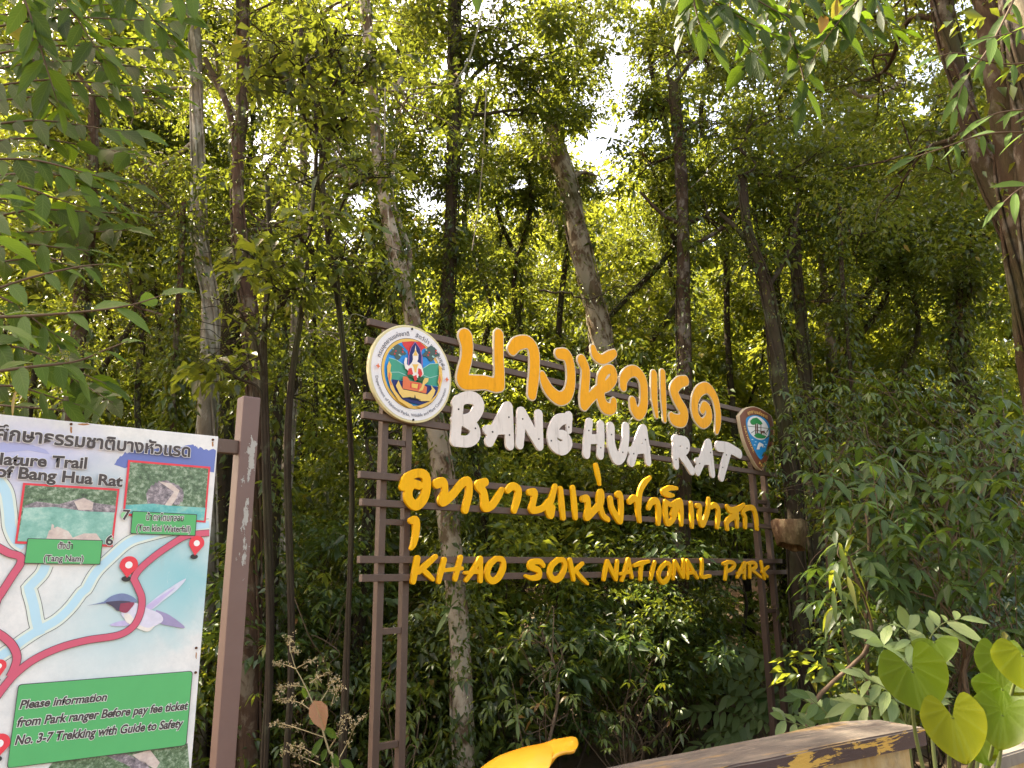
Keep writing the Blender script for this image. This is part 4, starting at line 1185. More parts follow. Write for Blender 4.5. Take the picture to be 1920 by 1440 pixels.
# ---------------------------------------------------------------- yellow sculpted petal in front of the wall
def petal(name, outline_c, Y0, parent, mat, inv, thick=.02):
    pass
pc = at(985, 1470, 2.6)
PET = empty('flower_sculpture', Vector((pc.x, pc.y, 0)), 'glossy yellow sculpted flower petal with a curled tip, beside the low wall', 'sculpture')
inv = np.array(PET.location)
m, t, b = new_mat('yellow_gloss_paint'); v = coords(t)
c1 = mixrgb(t, ramp(t, noise(t, 5, 4, v), [(.35, 0.0), (.7, 1.0)]), (.58, .25, .004), (.6, .34, .02))
t.links.new(c1, b.inputs['Base Color']); b.inputs['Roughness'].default_value = .3
M_PET = m
def sheet(name, rows, mat, parent, inv, thick):
    """rows: list of rows of (px, py, Y), a curved sheet of real thickness"""
    G = np.array([[list(at(*q)) for q in r] for r in rows]) - inv
    nr, nc = G.shape[:2]
    G = np.array([spline(r, 5) for r in G]); G = np.array([spline(G[:, j], 5) for j in range(G.shape[1])]).transpose(1, 0, 2)
    nr, nc = G.shape[:2]
    i = (np.arange(nr - 1)[:, None] * nc + np.arange(nc - 1)[None, :]).reshape(-1)
    Q = np.stack([i, i + 1, i + 1 + nc, i + nc], -1)
    me = np_mesh(name, G.reshape(-1, 3), Q.ravel(), np.arange(len(Q)) * 4, np.full(len(Q), 4), smooth=True)
    o = obj(name, me, mat, parent)
    md = o.modifiers.new('solid', 'SOLIDIFY'); md.thickness = thick; md.offset = 0
    return o
sheet('petal', [[(880,1470,2.5),(905,1441,2.55),(940,1419,2.62),(985,1404,2.68),(1022,1396,2.72),(1042,1388,2.74)],
                [(885,1500,2.42),(925,1470,2.44),(960,1440,2.5),(995,1420,2.56),(1020,1412,2.6),(1040,1408,2.64)],
                [(890,1540,2.4),(940,1510,2.4),(975,1475,2.44),(1005,1445,2.5),(1024,1430,2.54),(1036,1418,2.58)],
                [(900,1600,2.4),(950,1560,2.4),(985,1510,2.42),(1010,1470,2.46),(1026,1448,2.5),(1033,1432,2.54)]], M_PET, PET, inv, .012)
sheet('petal_tip', [[(1014,1402,2.69),(1036,1391,2.72),(1058,1386,2.74),(1074,1384,2.74),(1081,1387,2.73)],
                    [(1018,1412,2.64),(1038,1402,2.66),(1058,1394,2.68),(1074,1391,2.68),(1083,1396,2.68)],
                    [(1026,1424,2.6),(1042,1412,2.6),(1058,1404,2.62),(1072,1402,2.64),(1081,1404,2.65)],
                    [(1030,1434,2.56),(1042,1418,2.56),(1058,1412,2.58),(1068,1412,2.6),(1077,1409,2.62)]], M_PET, PET, inv, .01)
pz = at(985, 1500, 2.5)
obj('pedestal', tubes_mesh('pedestal', [([Vector((0, 0, -.05)), Vector((0, 0, .3)), Vector((pz.x - inv[0], pz.y - inv[1], pz.z))], [.16, .12, .06])], 12), M_PET, PET)

# ---------------------------------------------------------------- log box hung on the sign's right end
hc = at(1482, 1000, 9.6)
HV = empty('log_box', Vector((hc.x, hc.y, hc.z)), 'short hollow log section hung at the right end of the sign', 'log')
bm = bmesh.new()
n = 26
rings = [(.215, .15), (.2, .0), (.17, -.15), (.165, -.165), (.14, -.165), (.14, .11)]
vs = []
for k, (r, z) in enumerate(rings):
    vs.append([bm.verts.new((r * math.cos(a) * (1 + .06 * math.sin(3 * a + k * .15)) , r * .9 * math.sin(a) * (1 + .05 * math.cos(5 * a)),
              z + (.015 * math.sin(4 * a) if k in (0, 3) else 0) + .05 * math.cos(a + 2.6) * (1 if z < 0 else .25))) for a in np.arange(n) * 2 * math.pi / n])
for k in range(len(rings) - 1):
    for i in range(n):
        bm.faces.new((vs[k][i], vs[k][(i + 1) % n], vs[k + 1][(i + 1) % n], vs[k + 1][i]))
bm.faces.new(vs[-1]); bm.faces.new(vs[0])
from_bm(bm, 'log_shell', bark('log_bark', (.12, .06, .03), (.32, .2, .11), (.4, .27, .15), .42, 2.2), HV, True)
obj('hanger', tubes_mesh('hanger', [([(-.2, 0, .06), (-.4, -.05, .08)], [.006, .006]), ([(.2, 0, .0), (.5, .2, .02)], [.004, .004])], 6), M_TWIG, HV)

# ---------------------------------------------------------------- dry seed-head weed left of the sign
wc = at(640, 1440, 4.6)
wb = Vector((wc.x, wc.y, float(ground_z(wc.x, wc.y))))
WD = empty('dry_weed', wb, 'tall dry weed with straw-coloured seed heads between the map board post and the sign', 'weed')
inv = np.array(wb)
wz = lambda x, y, Y=4.6: np.array(at(480 + x / 5.5375, 1180 + y / 5.5385, Y)) - inv
items = []; heads = []
main = spline([np.zeros(3), wz(800,1440), wz(760,1280), wz(700,1080), wz(640,900), wz(560,700), wz(470,510), wz(410,400), wz(355,220)], 5)
items.append((main, np.linspace(.007, .002, len(main))))
for pts in ([(700,1120),(440,1030),(280,985),(160,975)], [(760,1240),(840,1110),(900,960),(980,900)], [(640,900),(470,770),(340,740),(220,710)], [(560,640),(460,590),(290,590),(210,630)],
            [(430,400),(540,340),(640,300)], [(640,800),(740,640),(800,540),(860,520)], [(670,1410),(520,1340),(380,1280),(280,1260)], [(870,1330),(940,1200),(1030,1010),(1115,890)],
            [(420,410),(280,360),(190,355)], [(560,560),(640,500),(740,470)], [(355,240),(350,130),(340,60)], [(780,790),(830,640),(870,600)], [(650,1330),(480,1230),(350,1200)], [(355,230),(450,220)], [(870,1340),(800,1500)], [(640,820),(590,780)]):
    q = spline([wz(x, y, 4.6 + random.uniform(-.12, .12)) for x, y in pts], 5)
    items.append((q, np.linspace(.003, .001, len(q))))
    for i in range(len(q) // 3, len(q)):
        for _ in range(2): heads.append(q[i] + rng.normal(0, .013, 3))
obj('stem', tubes_mesh('stem', items, 5), plain('straw_stem', (.3, .25, .13), .7), WD)
H = np.array(heads); M_SEED = leaf_mat('seed_head', [(0, (.26, .21, .1)), (1, (.5, .42, .26))], .3, (.4, .36, .16))
Hn = np.repeat(H, 6, 0) + rng.normal(0, .0045, (len(H) * 6, 3))
obj('seed_head', leaves_mesh('seed_head', Hn, rng.normal(0, 1, Hn.shape), rng.normal(0, 1, Hn.shape), np.full(len(Hn), .0105), np.full(len(Hn), .006), rng.uniform(0, 1, len(Hn))), M_SEED, WD)['kind'] = 'stuff'
LP = np.array([wz(640,920), wz(700,1130), wz(740,1240), wz(780,1290), wz(720,1030), wz(880,1360), wz(500,570)])
LD = np.array([wz(560,960), wz(590,1290), wz(690,1350), wz(850,1400), wz(830,1100), wz(1010,1430), wz(510,690)]) - LP
for a_, l_ in zip(LP, LD):
    obj('leaf', leaves_mesh('leaf', a_[None], l_[None], np.array([[0, -.8, .6]]) + rng.normal(0, .3, (1, 3)), np.array([np.linalg.norm(l_) * 1.15]), np.array([.045]), np.array([.6]), fine=True), M_NEAR, WD)
p0, p1 = wz(600,740,4.5), wz(715,1010,4.45)
DL = leaves_mesh('dead_leaf', np.array([p0]) + inv * 0, np.array([p1 - p0]), np.array([[.3, -.9, .1]]), np.array([np.linalg.norm(p1 - p0)]), np.array([.105]), np.array([.5]), fine=True, droop=.15, fold=.3)
dl = obj('dead_leaf', DL, M_DRYLEAF); dl.location = wb
tag(dl, 'single large brown dead leaf caught on the dry weed', 'leaf')
# ---------------------------------------------------------------- traced trees (px path: x, y, width)
tree('tall pale grey trunk forking near its top behind the map board',
     [(350,-160,20),(362,0,22),(368,110,23),(371,260,24),(374,440,27),(392,560,31),(390,700,33),(386,830,34),(384,1100,36)], 9.0, B_GREY,
     [(330,-60,9,1.6,26,.5),(250,190,10,1.3,20,.45),(430,150,10.4,1.3,18,.4),(300,320,10.5,1.0,14,.4)], leaf=.085,
     vines=12,
     forks=[[(368,118,16,0),(340,95,12,-.1),(318,82,9,-.2)],[(372,120,14,.1),(400,150,12,.3),(440,215,11,.5)]])
tree('brown vine-wrapped trunk right of the pale forked one',
     [(452,-120,22),(455,0,22),(452,200,23),(446,330,24),(452,480,26),(470,600,30),(480,750,34),(474,900,36),(466,1100,38),(462,1440,40)], 8.2, B_RED,
     [(470,40,8.6,1.3,24,.45),(560,160,9,1.1,14,.4),(500,420,8.8,1.0,14,.4)], leaf=.085, vines=70,
     forks=[[(446,330,14,0),(430,210,14,.2),(385,110,12,.4)],[(452,480,8,0),(490,420,6,.3),(540,360,4,.5)]])
tree('reddish brown trunk at the far left behind the leafy branches', [(178,180,22),(172,330,24),(163,420,26),(150,600,29),(140,720,31),(120,900,33)], 8.6, B_RED,
     [(130,120,9,1.5,24,.5),(230,330,9.4,1.1,16,.45),(80,420,8.8,1.2,18,.45)], leaf=.09, forks=[[(163,430,10,0),(200,370,8,.2),(240,390,6,.1),(232,430,4,0)]])
tree('dark straight trunk close behind the brown vine-wrapped one', [(430,470,22),(432,560,26),(424,700,29),(420,900,30)], 11.0, B_DARK,
     [(420,430,11.5,1.3,18,.4)], leaf=.08)
tree('slim grey trunk left of the big round emblem', [(566,60,12),(570,260,14),(566,420,15),(556,600,17),(545,760,18),(530,1000,20),(516,1240,22)], 10.0, B_GREY,
     [(580,80,10.5,1.3,22,.42),(620,430,10.5,1.1,16,.4),(530,330,11,.9,9,.4),(600,620,10.6,1.0,16,.38)], leaf=.08, vines=26)
tree('leaning mottled trunk that stands behind the round emblem and the letters', [(668,-120,18),(682,0,19),(700,180,20),(708,300,22),(728,410,26),(750,500,29),(770,580,31),(795,700,34),(815,800,36),(838,960,38),(852,1080,38),(862,1200,38),(868,1320,37),(872,1440,36)],
     8.4, B_MOT, [(640,40,9,1.3,20,.42),(760,190,9.4,1.1,16,.4),(620,330,9.2,1.0,14,.4),(560,60,9.4,1.0,12,.4)], leaf=.085,
     forks=[[(766,570,16,0),(764,520,13,.0),(768,470,11,.1),(750,420,9,.2),(735,360,7,.3),(740,280,6,.4)]])
tree('dark upright trunk thick with hanging vines in the upper middle', [(856,-140,24),(852,0,25),(850,200,26),(846,400,26),(840,520,26),(838,620,26),(842,760,24),(850,900,22)], 12.0, B_DARK,
     [(850,20,12,1.7,46,.5),(960,60,12.5,1.6,40,.5),(800,240,12.5,1.1,24,.45),(1040,150,13,1.4,30,.48),(870,330,12.4,1.0,24,.45),(1010,215,13,.9,16,.4),(850,470,12.6,1.0,22,.42),(720,160,12.6,.9,12,.4)],
     leaf=.1, vines=150, per=80, forks=[[(850,200,10,0),(900,130,9,.2),(980,80,7,.4)],[(850,300,8,0),(880,240,7,.3),(900,180,6,.4)]])
tree('thick leaning trunk wrapped in climbers and lit yellow, in the gap above the white letters', [(1020,170,30),(1040,260,34),(1062,340,38),(1080,420,40),(1098,510,40),(1118,590,40),(1132,660,40),(1150,780,40)], 14.5, B_MOT,
     [(1050,200,14.6,1.0,30,.45),(1120,330,15,.7,10,.4),(1010,290,14.8,.6,10,.4),(1060,100,15,1.0,20,.45)], leaf=.1, vines=110, per=80)
tree('dark trunk with pale flecks right of the yellow-lit one', [(1262,160,22),(1274,270,24),(1280,400,25),(1282,560,26),(1284,700,27),(1283,860,27),(1278,1080,27),(1272,1260,27)], 11.5, B_LICH,
     [(1260,90,12,1.4,34,.45),(1330,240,12,1.2,26,.42),(1220,300,12.6,.9,16,.4),(1390,120,12,1.2,26,.42),(1330,420,12.4,1.0,18,.4),(1210,220,12.4,.7,14,.36)], leaf=.09,
     forks=[[(1276,420,10,0),(1240,400,8,.2),(1200,360,5,.4)],[(1280,470,9,0),(1350,430,8,.3),(1390,380,6,.5)]])
tree('crooked dark trunk with vines left of the shield', [(1390,330,16),(1400,420,18),(1432,520,22),(1450,620,25),(1462,720,28),(1475,830,30),(1490,960,30),(1500,1150,30)], 10.6, B_DARK,
     [(1400,260,11,1.3,34,.42),(1500,330,11.4,1.2,30,.42),(1420,480,11.2,.8,14,.4)], leaf=.085, vines=60,
     forks=[[(1432,520,14,0),(1400,450,12,.1),(1350,400,8,.2)],[(1440,540,10,0),(1480,470,9,.2),(1500,380,6,.3)]])
tree('dark vine-hung trunk just right of the shield', [(1486,400,18),(1496,520,20),(1504,640,22),(1512,760,25),(1522,880,27),(1530,1050,28)], 11.6, B_DARK,
     [(1520,300,12,1.3,34,.42),(1600,400,12,1.2,30,.42),(1560,560,12,1.0,18,.4)], leaf=.085, vines=80)
tree('pale smooth trunk among bright yellow-green leaves in the right half', [(1536,440,12),(1545,530,15),(1553,600,17),(1561,680,19),(1568,740,20),(1572,840,20)], 14.5, B_PALE,
     [(1560,420,15,1.3,26,.45),(1640,560,15,1.2,24,.45)], leaf=.1, leaf_m=M_LEAFY)
tree('slanting dark mottled trunk at the upper right', [(1752,-90,34),(1772,40,36),(1800,160,38),(1828,260,40),(1862,340,42),(1896,420,44),(1940,520,46),(2000,700,48)], 6.8, B_LICH,
     [(1700,40,8,1.0,24,.4),(1620,150,8.4,1.0,24,.4),(1680,330,8.6,1.1,30,.4),(1560,60,8.6,.9,18,.4)], leaf=.085, vines=24)
tree('thick orange-tinged trunk at the right edge', [(1836,-90,64),(1858,20,62),(1878,160,60),(1898,300,58),(1912,400,58),(1928,540,60),(1950,760,62)], 5.9, B_EDGE,
     [(1800,-90,6.4,.8,16,.35)], leaf=.09, vines=16)
tree('second thick mottled trunk touching the right edge', [(1898,-90,50),(1906,40,50),(1918,180,50),(1936,340,50),(1960,560,52)], 5.6, B_LICH, [], leaf=.09, vines=16)
tree('dark leaning trunk left of the sign ladder', [(700,880,18),(690,1000,20),(680,1110,22),(668,1220,24),(660,1320,25)], 9.4, B_DARK, [(720,800,9.8,.9,14,.36)], leaf=.08)
tree('thin dark trunk seen under the white letters', [(880,800,9),(890,850,10),(902,930,11),(910,1000,12),(916,1080,12)], 10.5, B_DARK, [(880,740,11,.7,10,.35)], leaf=.08)
tree('ragged dark trunk at the lower left just right of the map board post', [(520,760,17),(518,900,19),(512,1050,21),(505,1200,23),(500,1330,24)], 8.8, B_DARK, [(560,720,9.2,.9,16,.36)], leaf=.08)
tree('sapling trunk above the map board', [(345,380,9),(340,520,9),(330,640,10),(326,760,11),(322,900,11)], 8.4, B_RED, [(330,400,8.8,1.0,20,.38),(250,560,8.8,.8,12,.36),(360,720,9.2,.7,10,.34)], leaf=.085)
tree('slender dark stem in the bright patch right of the shield', [(1575,380,7),(1580,520,7),(1590,640,8),(1600,760,8),(1610,900,9)], 11.0, B_DARK, [(1620,440,11.4,1.0,20,.4)], leaf=.085)
tree('slim trunk low behind the lowest letters', [(1268,1020,16),(1272,1100,19),(1272,1180,20),(1270,1260,20)], 12.6, B_DARK, [(1250,930,13,.9,14,.4)], leaf=.09)

for lab, path, cr in (
    ('slim broad-leaved sapling between the map board post and the emblem', [(600,260,4),(612,420,5),(640,620,6),(658,900,7),(650,1200,8)], [(600,330,6.4,.5,12,.3),(650,220,6.5,.45,10,.3),(560,440,6.3,.4,9,.28),(640,470,6.5,.4,9,.28),(700,330,6.6,.35,6,.26)]),
    ('slim broad-leaved sapling in front of the vine-wrapped brown trunk', [(500,330,4),(505,480,6),(495,640,7),(500,900,9),(508,1200,10)], [(500,480,6.6,.4,7,.28),(540,540,6.6,.4,8,.28),(440,600,6.6,.35,6,.28),(420,680,6.8,.35,7,.26)]),
    ('slim broad-leaved sapling high above the emblem', [(560,40,4),(592,240,5),(572,520,6),(540,800,7),(548,1200,8)], [(560,80,6.2,.5,10,.3),(630,60,6.2,.45,9,.3),(500,120,6.3,.4,8,.28),(690,120,6.4,.35,6,.26)])):
    tree(lab, path, 6.9, B_DARK, cr, leaf=.11, leaf_m=M_LEAF, per=18, name='sapling', vines=1)
# ---------------------------------------------------------------- undergrowth trees and shrubs between the trunks
def behind_sign(x, y):
    if x / y > .42 and y > 7.6: return True
    return (x - SG.P0.x) * SG.n.x + (y - SG.P0.y) * SG.n.y < -.9
def shrub(name, cat, label, group, x, y, h, r, nclump, leaf, mat, per=46, tint=(.05, .7), base=.25):
    g = float(ground_z(x, y))
    root = empty(name, Vector((x, y, g)), label, cat, group)
    o = unit(rng.normal(0, 1, (nclump, 3))) * (rng.uniform(.1, 1, (nclump, 1)) ** .5)
    C = o * np.array([r, r, h * (1 - base) * .5]) + np.array([0, 0, h * (base + (1 - base) * .5)])
    kp = keep(C + np.array(root.location), .8)
    C = C[kp]
    if not len(C): C = np.array([[0, 0, h * .4]])
    # leaves
    n0 = leaf_clumps(C + np.array(root.location), rng.uniform(.25, .48, len(C)), per, leaf, tint=tint)
    P, D, Nn, L, W, ti = n0
    items = []
    for k in range(3):
        p, r_ = limb((rng.normal(0, .06), rng.normal(0, .06), -.1), C[rng.integers(len(C))], .012 + h * .005, .005, .02)
        items.append((p, r_))
    for q in C[:16]:
        p, r_ = items[rng.integers(3)]
        i = rng.integers(len(p) // 3, len(p)); items.append(limb(p[i], q, .008, .003, .05, 4))
    obj('stem', tubes_mesh('stem', items, 6, .05), B_DARK, root)
    obj('foliage', leaves_mesh('foliage', P - np.array(root.location), D, Nn, L, W, ti), mat, root)
    return root
G1, G2, G3 = 'undergrowth shrubs behind the sign', 'small trees filling the forest behind', 'tall slender trees at the back'
for (Y, sp, h0, h1, r, nc, lf) in ((8.4,1.1,1.2,2.6,.9,30,.1), (9.6,1.2,1.6,3.6,1.0,44,.095), (11.2,1.3,2.2,4.8,1.1,64,.1), (13.4,1.6,3.4,6.8,1.3,90,.11)):
    for x in np.arange(-.8 * Y, .78 * Y, sp):
        xx = x + rng.uniform(-.5, .5) * sp; yy = Y + rng.uniform(-.8, .8)
        if not behind_sign(xx, yy): continue
        h = rng.uniform(h0, h1)
        low = Y < 11
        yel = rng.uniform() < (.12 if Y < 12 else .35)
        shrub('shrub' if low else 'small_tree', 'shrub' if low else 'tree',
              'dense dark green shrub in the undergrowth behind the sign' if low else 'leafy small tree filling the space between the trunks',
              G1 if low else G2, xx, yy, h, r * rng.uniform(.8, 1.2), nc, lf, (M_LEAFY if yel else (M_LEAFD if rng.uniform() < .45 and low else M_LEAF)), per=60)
for (Y, sp, h0, h1) in ((16.5,2.1,6,12), (20,2.4,8,15)):
    for x in np.arange(-.8 * Y, .78 * Y, sp):
        xx = x + rng.uniform(-.5, .5) * sp; yy = Y + rng.uniform(-1, 1)
        shrub('slender_tree', 'tree', 'tall slender leafy tree at the back of the forest', G3, xx, yy, rng.uniform(h0, h1), 1.8, 130, .16,
              M_LEAFY if rng.uniform() < .4 else M_LEAF, per=56, base=.15)
for (px_, Y, h, r, nc, lab) in ((905,12.6,4.6,1.1,70,'bushy tree tinted sunlit yellow-green seen between the white and the long yellow letters'), (1215,14.2,7.4,1.2,80,'feathery tree tinted glowing yellow-green right of the leaning climber-clad trunk'), (1345,12.6,2.2,.8,34,'bush tinted sunlit yellow-green low beside the right-hand ladder'),
        (1600,13.0,6.0,1.1,60,'tree tinted glowing yellow-green behind the pale smooth trunk'), (960,15.5,8.0,1.3,70,'tree tinted glowing yellow-green left of the leaning climber-clad trunk'), (620,12.4,4.4,.8,40,'bush tinted glowing yellow-green behind the left end of the rails'), (1090,11.6,1.3,.8,30,'low bush with leaves tinted sunlit yellow under the middle of the sign'), (560,13.0,6.0,.8,40,'tree tinted glowing yellow-green behind the map board post')):
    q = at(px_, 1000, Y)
    shrub('sun_tinted_tree' if h > 3 else 'shrub', 'tree' if h > 3 else 'shrub', lab, None, q.x, q.y, h, r, nc, .1, M_LEAFY, per=60, tint=(.2, .8), base=.2)  # sunlit patches are painted by the yellower leaf material of these bushes
# the wood beyond, one mass on the slope
pts = []
nfar = 10500
x_, y_f = rng.uniform(-30, 30, nfar), rng.uniform(24, 38, nfar)
top = 11 + 2.5 * np.sin(x_ * .35 + 1) + rng.normal(0, 1.2, nfar) + np.abs(x_) * .3
C = np.stack([x_, y_f, ground_z(x_, y_f) + rng.uniform(0, 1, nfar) * np.clip(top, 4, 20)], 1)
C = C[keep(C, .9)]
P, D, Nn, L, W, ti = leaf_clumps(C, rng.uniform(.6, 1.1, len(C)), 50, .26, tint=(.2, .9))
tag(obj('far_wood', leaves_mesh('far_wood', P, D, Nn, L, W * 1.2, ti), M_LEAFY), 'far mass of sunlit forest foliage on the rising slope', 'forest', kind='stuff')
# forest roof above and beyond the frame, added to shade what stands below
nt_ = 3600
C = np.stack([rng.uniform(-38, 26, nt_), rng.uniform(4, 42, nt_), np.zeros(nt_)], 1)
C[:700, 0] = rng.uniform(-18, -9.5, 700); C[:700, 1] = rng.uniform(3.5, 9.5, 700)  # unseen dense clumps added to keep sun off the near-left leaves
C[700:1150, 0] = rng.uniform(-4.5, 3.5, 450); C[700:1150, 1] = rng.uniform(9.6, 13.2, 450)  # more out-of-view clumps, added to shade the right-hand thicket
C[:, 2] = 13.5 + rng.uniform(0, 6, nt_) + .12 * C[:, 1]
pat = np.sin(C[:, 0] * .9 + 2 * np.sin(C[:, 1] * .5)) + np.sin(C[:, 1] * 1.1 + C[:, 0] * .35)
sunny = np.exp(-((C[:, 0] + 1) / 7) ** 2 - ((C[:, 1] - 22) / 6) ** 2)
C = C[(pat > np.where((C[:, 0] < -9.5) & (C[:, 1] < 9.5) | (np.arange(len(C)) >= 700) & (np.arange(len(C)) < 1150), -9, np.where(C[:, 1] < 19, .8, .2)) + .7 * sunny) & ~((C[:, 1] < 9.5) & (C[:, 0] > -4.5))]  # roof thinned and opened where more light is wanted
C = C[keep(C, 1.3)]
P, D, Nn, L, W, ti = leaf_clumps(C, rng.uniform(.7, 1.2, len(C)), 60, .26, tint=(.1, .8))
tag(obj('shading_canopy', leaves_mesh('shading_canopy', P, D, Nn, L, W * 1.2, ti), M_LEAF), 'leafy roof high above the trunks, added mostly unseen to shade the forest', 'forest', kind='stuff')
# high canopy leaves hanging into the top of the frame
def canopy(label, lst, leaf, mat, per=80):
    for (px, py, Y, r, nc) in lst:
        j = lambda s: px + rng.normal(0, s)
        tree(label, [(px, py - 40, 6), (j(14), py + 60, 8), (j(30), py + 200, 10), (j(40), py + 380, 11), (j(50), py + 600, 12)], Y, B_DARK, [(px, py, Y, r, int(nc * 1.8), .5)], leaf=leaf, leaf_m=mat, per=per, name='canopy_tree', group='dark crowned trees under the sky')
canopy('dark crowned tree whose leaves close the view towards the sky', [(1340,40,15,2.0,50),(1480,160,14,1.7,44),(1620,60,15,1.8,40),(1420,330,13.5,1.6,40),(1570,330,14,1.7,44),(1690,420,13,1.6,40),(1820,480,12,1.6,40),
     (600,200,15,1.4,24),(520,40,14,1.5,28),(90,250,13,2.0,46),(200,60,14,1.8,34),(680,480,14,1.4,30),(940,470,17,1.5,30),(760,60,15,1.2,16),(1080,20,16,1.3,22),(1760,300,15,1.4,20),(1850,250,14,1.4,24),(1240,420,16,1.5,26),(240,420,12,1.2,22),(420,330,14,1.2,20),(60,60,13,2.0,46),(160,160,12,1.5,34),(320,30,13,1.4,30),(40,460,12,1.6,34),(300,260,13,1.2,24),(520,420,13,1.3,26),(720,330,14,1.3,24),(460,120,14,1.2,20),(620,110,15,1.2,20),(985,330,16,1.1,26),(900,210,16,1.0,22),(930,340,17,1.0,22),(1230,60,15,1.2,26),(1250,330,15,1.0,24),(1760,180,12,1.2,26)], .1, M_LEAF)

# ---------------------------------------------------------------- near leafy branches
def spray(root, inv, paths, leaf, wd, mat, step=.07, droop=.35, tint=(.2, .75), r0=.006, hang=.5, part='branch', leafpart='foliage', odd=.03, jit=.12):
    """each path: list of (px, py, Y); leaves alternate along it"""
    for pts in paths:
        p = spline([list(at(*q)) for q in pts], 10)
        s = np.concatenate([[0], np.cumsum(np.linalg.norm(np.diff(p, axis=0), axis=1))])
        br = obj(part, tubes_mesh(part, [(p - inv, np.linspace(r0, .0018, len(p)))], 6), M_TWIG, root)
        q = np.arange(.03, s[-1] + 1e-6, step)
        B = np.stack([np.interp(q, s, p[:, i]) for i in range(3)], 1)
        T = np.stack([np.interp(q, s, np.gradient(p[:, i], s)) for i in range(3)], 1); T = unit(T)
        n = len(B)
        side = np.where(np.arange(n) % 2 == 0, 1., -1.)[:, None]
        H = unit(np.cross(T, np.array([0, -.8, .6])))
        D = T * rng.uniform(.4, 1.0, (n, 1)) + side * H * rng.uniform(.4, 1, (n, 1)) + np.array([0, 0, -1.]) * hang * rng.uniform(.2, 1.2, (n, 1)) + rng.normal(0, jit, (n, 3))
        D[-1] = T[-1]
        Nn = np.array([0, -.75, .7]) + rng.normal(0, .4, (n, 3))
        L = leaf * rng.uniform(.7, 1.2, n); ti = np.clip(rng.uniform(tint[0], tint[1], n), 0, .9)
        ti = np.where(rng.uniform(0, 1, n) < odd, rng.uniform(.94, 1, n), ti)
        obj(leafpart, leaves_mesh(leafpart, B - inv, D, Nn, L, L * wd * rng.uniform(.85, 1.15, n), ti, fold=.16, droop=droop, fine=True), mat, br)
gx = Vector((-2.35, 2.3, 0))
LT_ = empty('broadleaf_tree', gx, 'near tree with big soft leaves whose branches reach in from the left edge', 'tree')
inv = np.array(gx)
tp = spline([(0, 0, -.1), (.05, .1, 1.2), (-.05, .2, 2.6), (0, .3, 4.2)], 8)
obj('trunk', tubes_mesh('trunk', [(tp, np.linspace(.07, .04, len(tp)))], 10, .05), B_RED, LT_)
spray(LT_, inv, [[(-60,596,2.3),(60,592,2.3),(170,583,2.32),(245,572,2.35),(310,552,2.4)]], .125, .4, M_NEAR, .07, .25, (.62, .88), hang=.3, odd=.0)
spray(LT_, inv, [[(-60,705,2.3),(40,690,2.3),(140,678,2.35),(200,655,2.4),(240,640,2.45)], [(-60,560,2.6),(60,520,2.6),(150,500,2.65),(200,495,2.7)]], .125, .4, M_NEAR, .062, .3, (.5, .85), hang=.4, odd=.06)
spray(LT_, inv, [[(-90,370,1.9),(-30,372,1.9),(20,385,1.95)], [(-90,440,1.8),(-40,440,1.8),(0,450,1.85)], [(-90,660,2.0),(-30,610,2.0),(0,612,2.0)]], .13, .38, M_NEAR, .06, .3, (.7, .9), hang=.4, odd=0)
dark = []
for (a, b_, c, d, Y) in ((-60,300,240,345,2.8),(-60,240,260,250,2.9),(-60,170,300,165,3.0),(-60,110,330,95,3.1),(-60,60,340,40,3.2),(-60,10,300,-10,3.2),(-60,350,160,390,2.7),
                         (-60,420,230,400,3.0),(60,-60,200,120,2.9),(160,-60,330,80,3.0),(-60,480,170,470,2.9),(-60,640,200,720,2.9),(-60,730,150,760,3.0),(240,-70,360,20,3.2),(20,-60,110,200,2.7),(-60,540,120,640,3.1)):
    dark.append([(a, b_, Y), (a + (c - a) * .4, b_ + (d - b_) * .4 - 18, Y), (a + (c - a) * .75, b_ + (d - b_) * .75 - 8, Y + .05), (c, d, Y + .1)])
for q in list(dark):
    dark.append([(x + rng.uniform(-20, 30), y + rng.uniform(18, 42), Y + rng.uniform(.25, .7)) for x, y, Y in q])
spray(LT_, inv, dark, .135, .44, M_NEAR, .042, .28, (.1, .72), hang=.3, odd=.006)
# little green flower heads along the lit branch
H = np.array([list(at(x + rng.normal(0, 7), y + rng.normal(0, 6), 2.33)) for x, y in ((48,583),(75,580),(108,575),(125,578),(150,572),(8,585),(150,655),(180,660),(90,670),(120,668)) for _ in range(34)])
obj('flower_head', leaves_mesh('flower_head', H - inv, rng.normal(0, 1, H.shape), rng.normal(0, 1, H.shape), np.full(len(H), .008), np.full(len(H), .006), rng.uniform(.3, .9, len(H))), M_LEAFY, LT_)['kind'] = 'stuff'

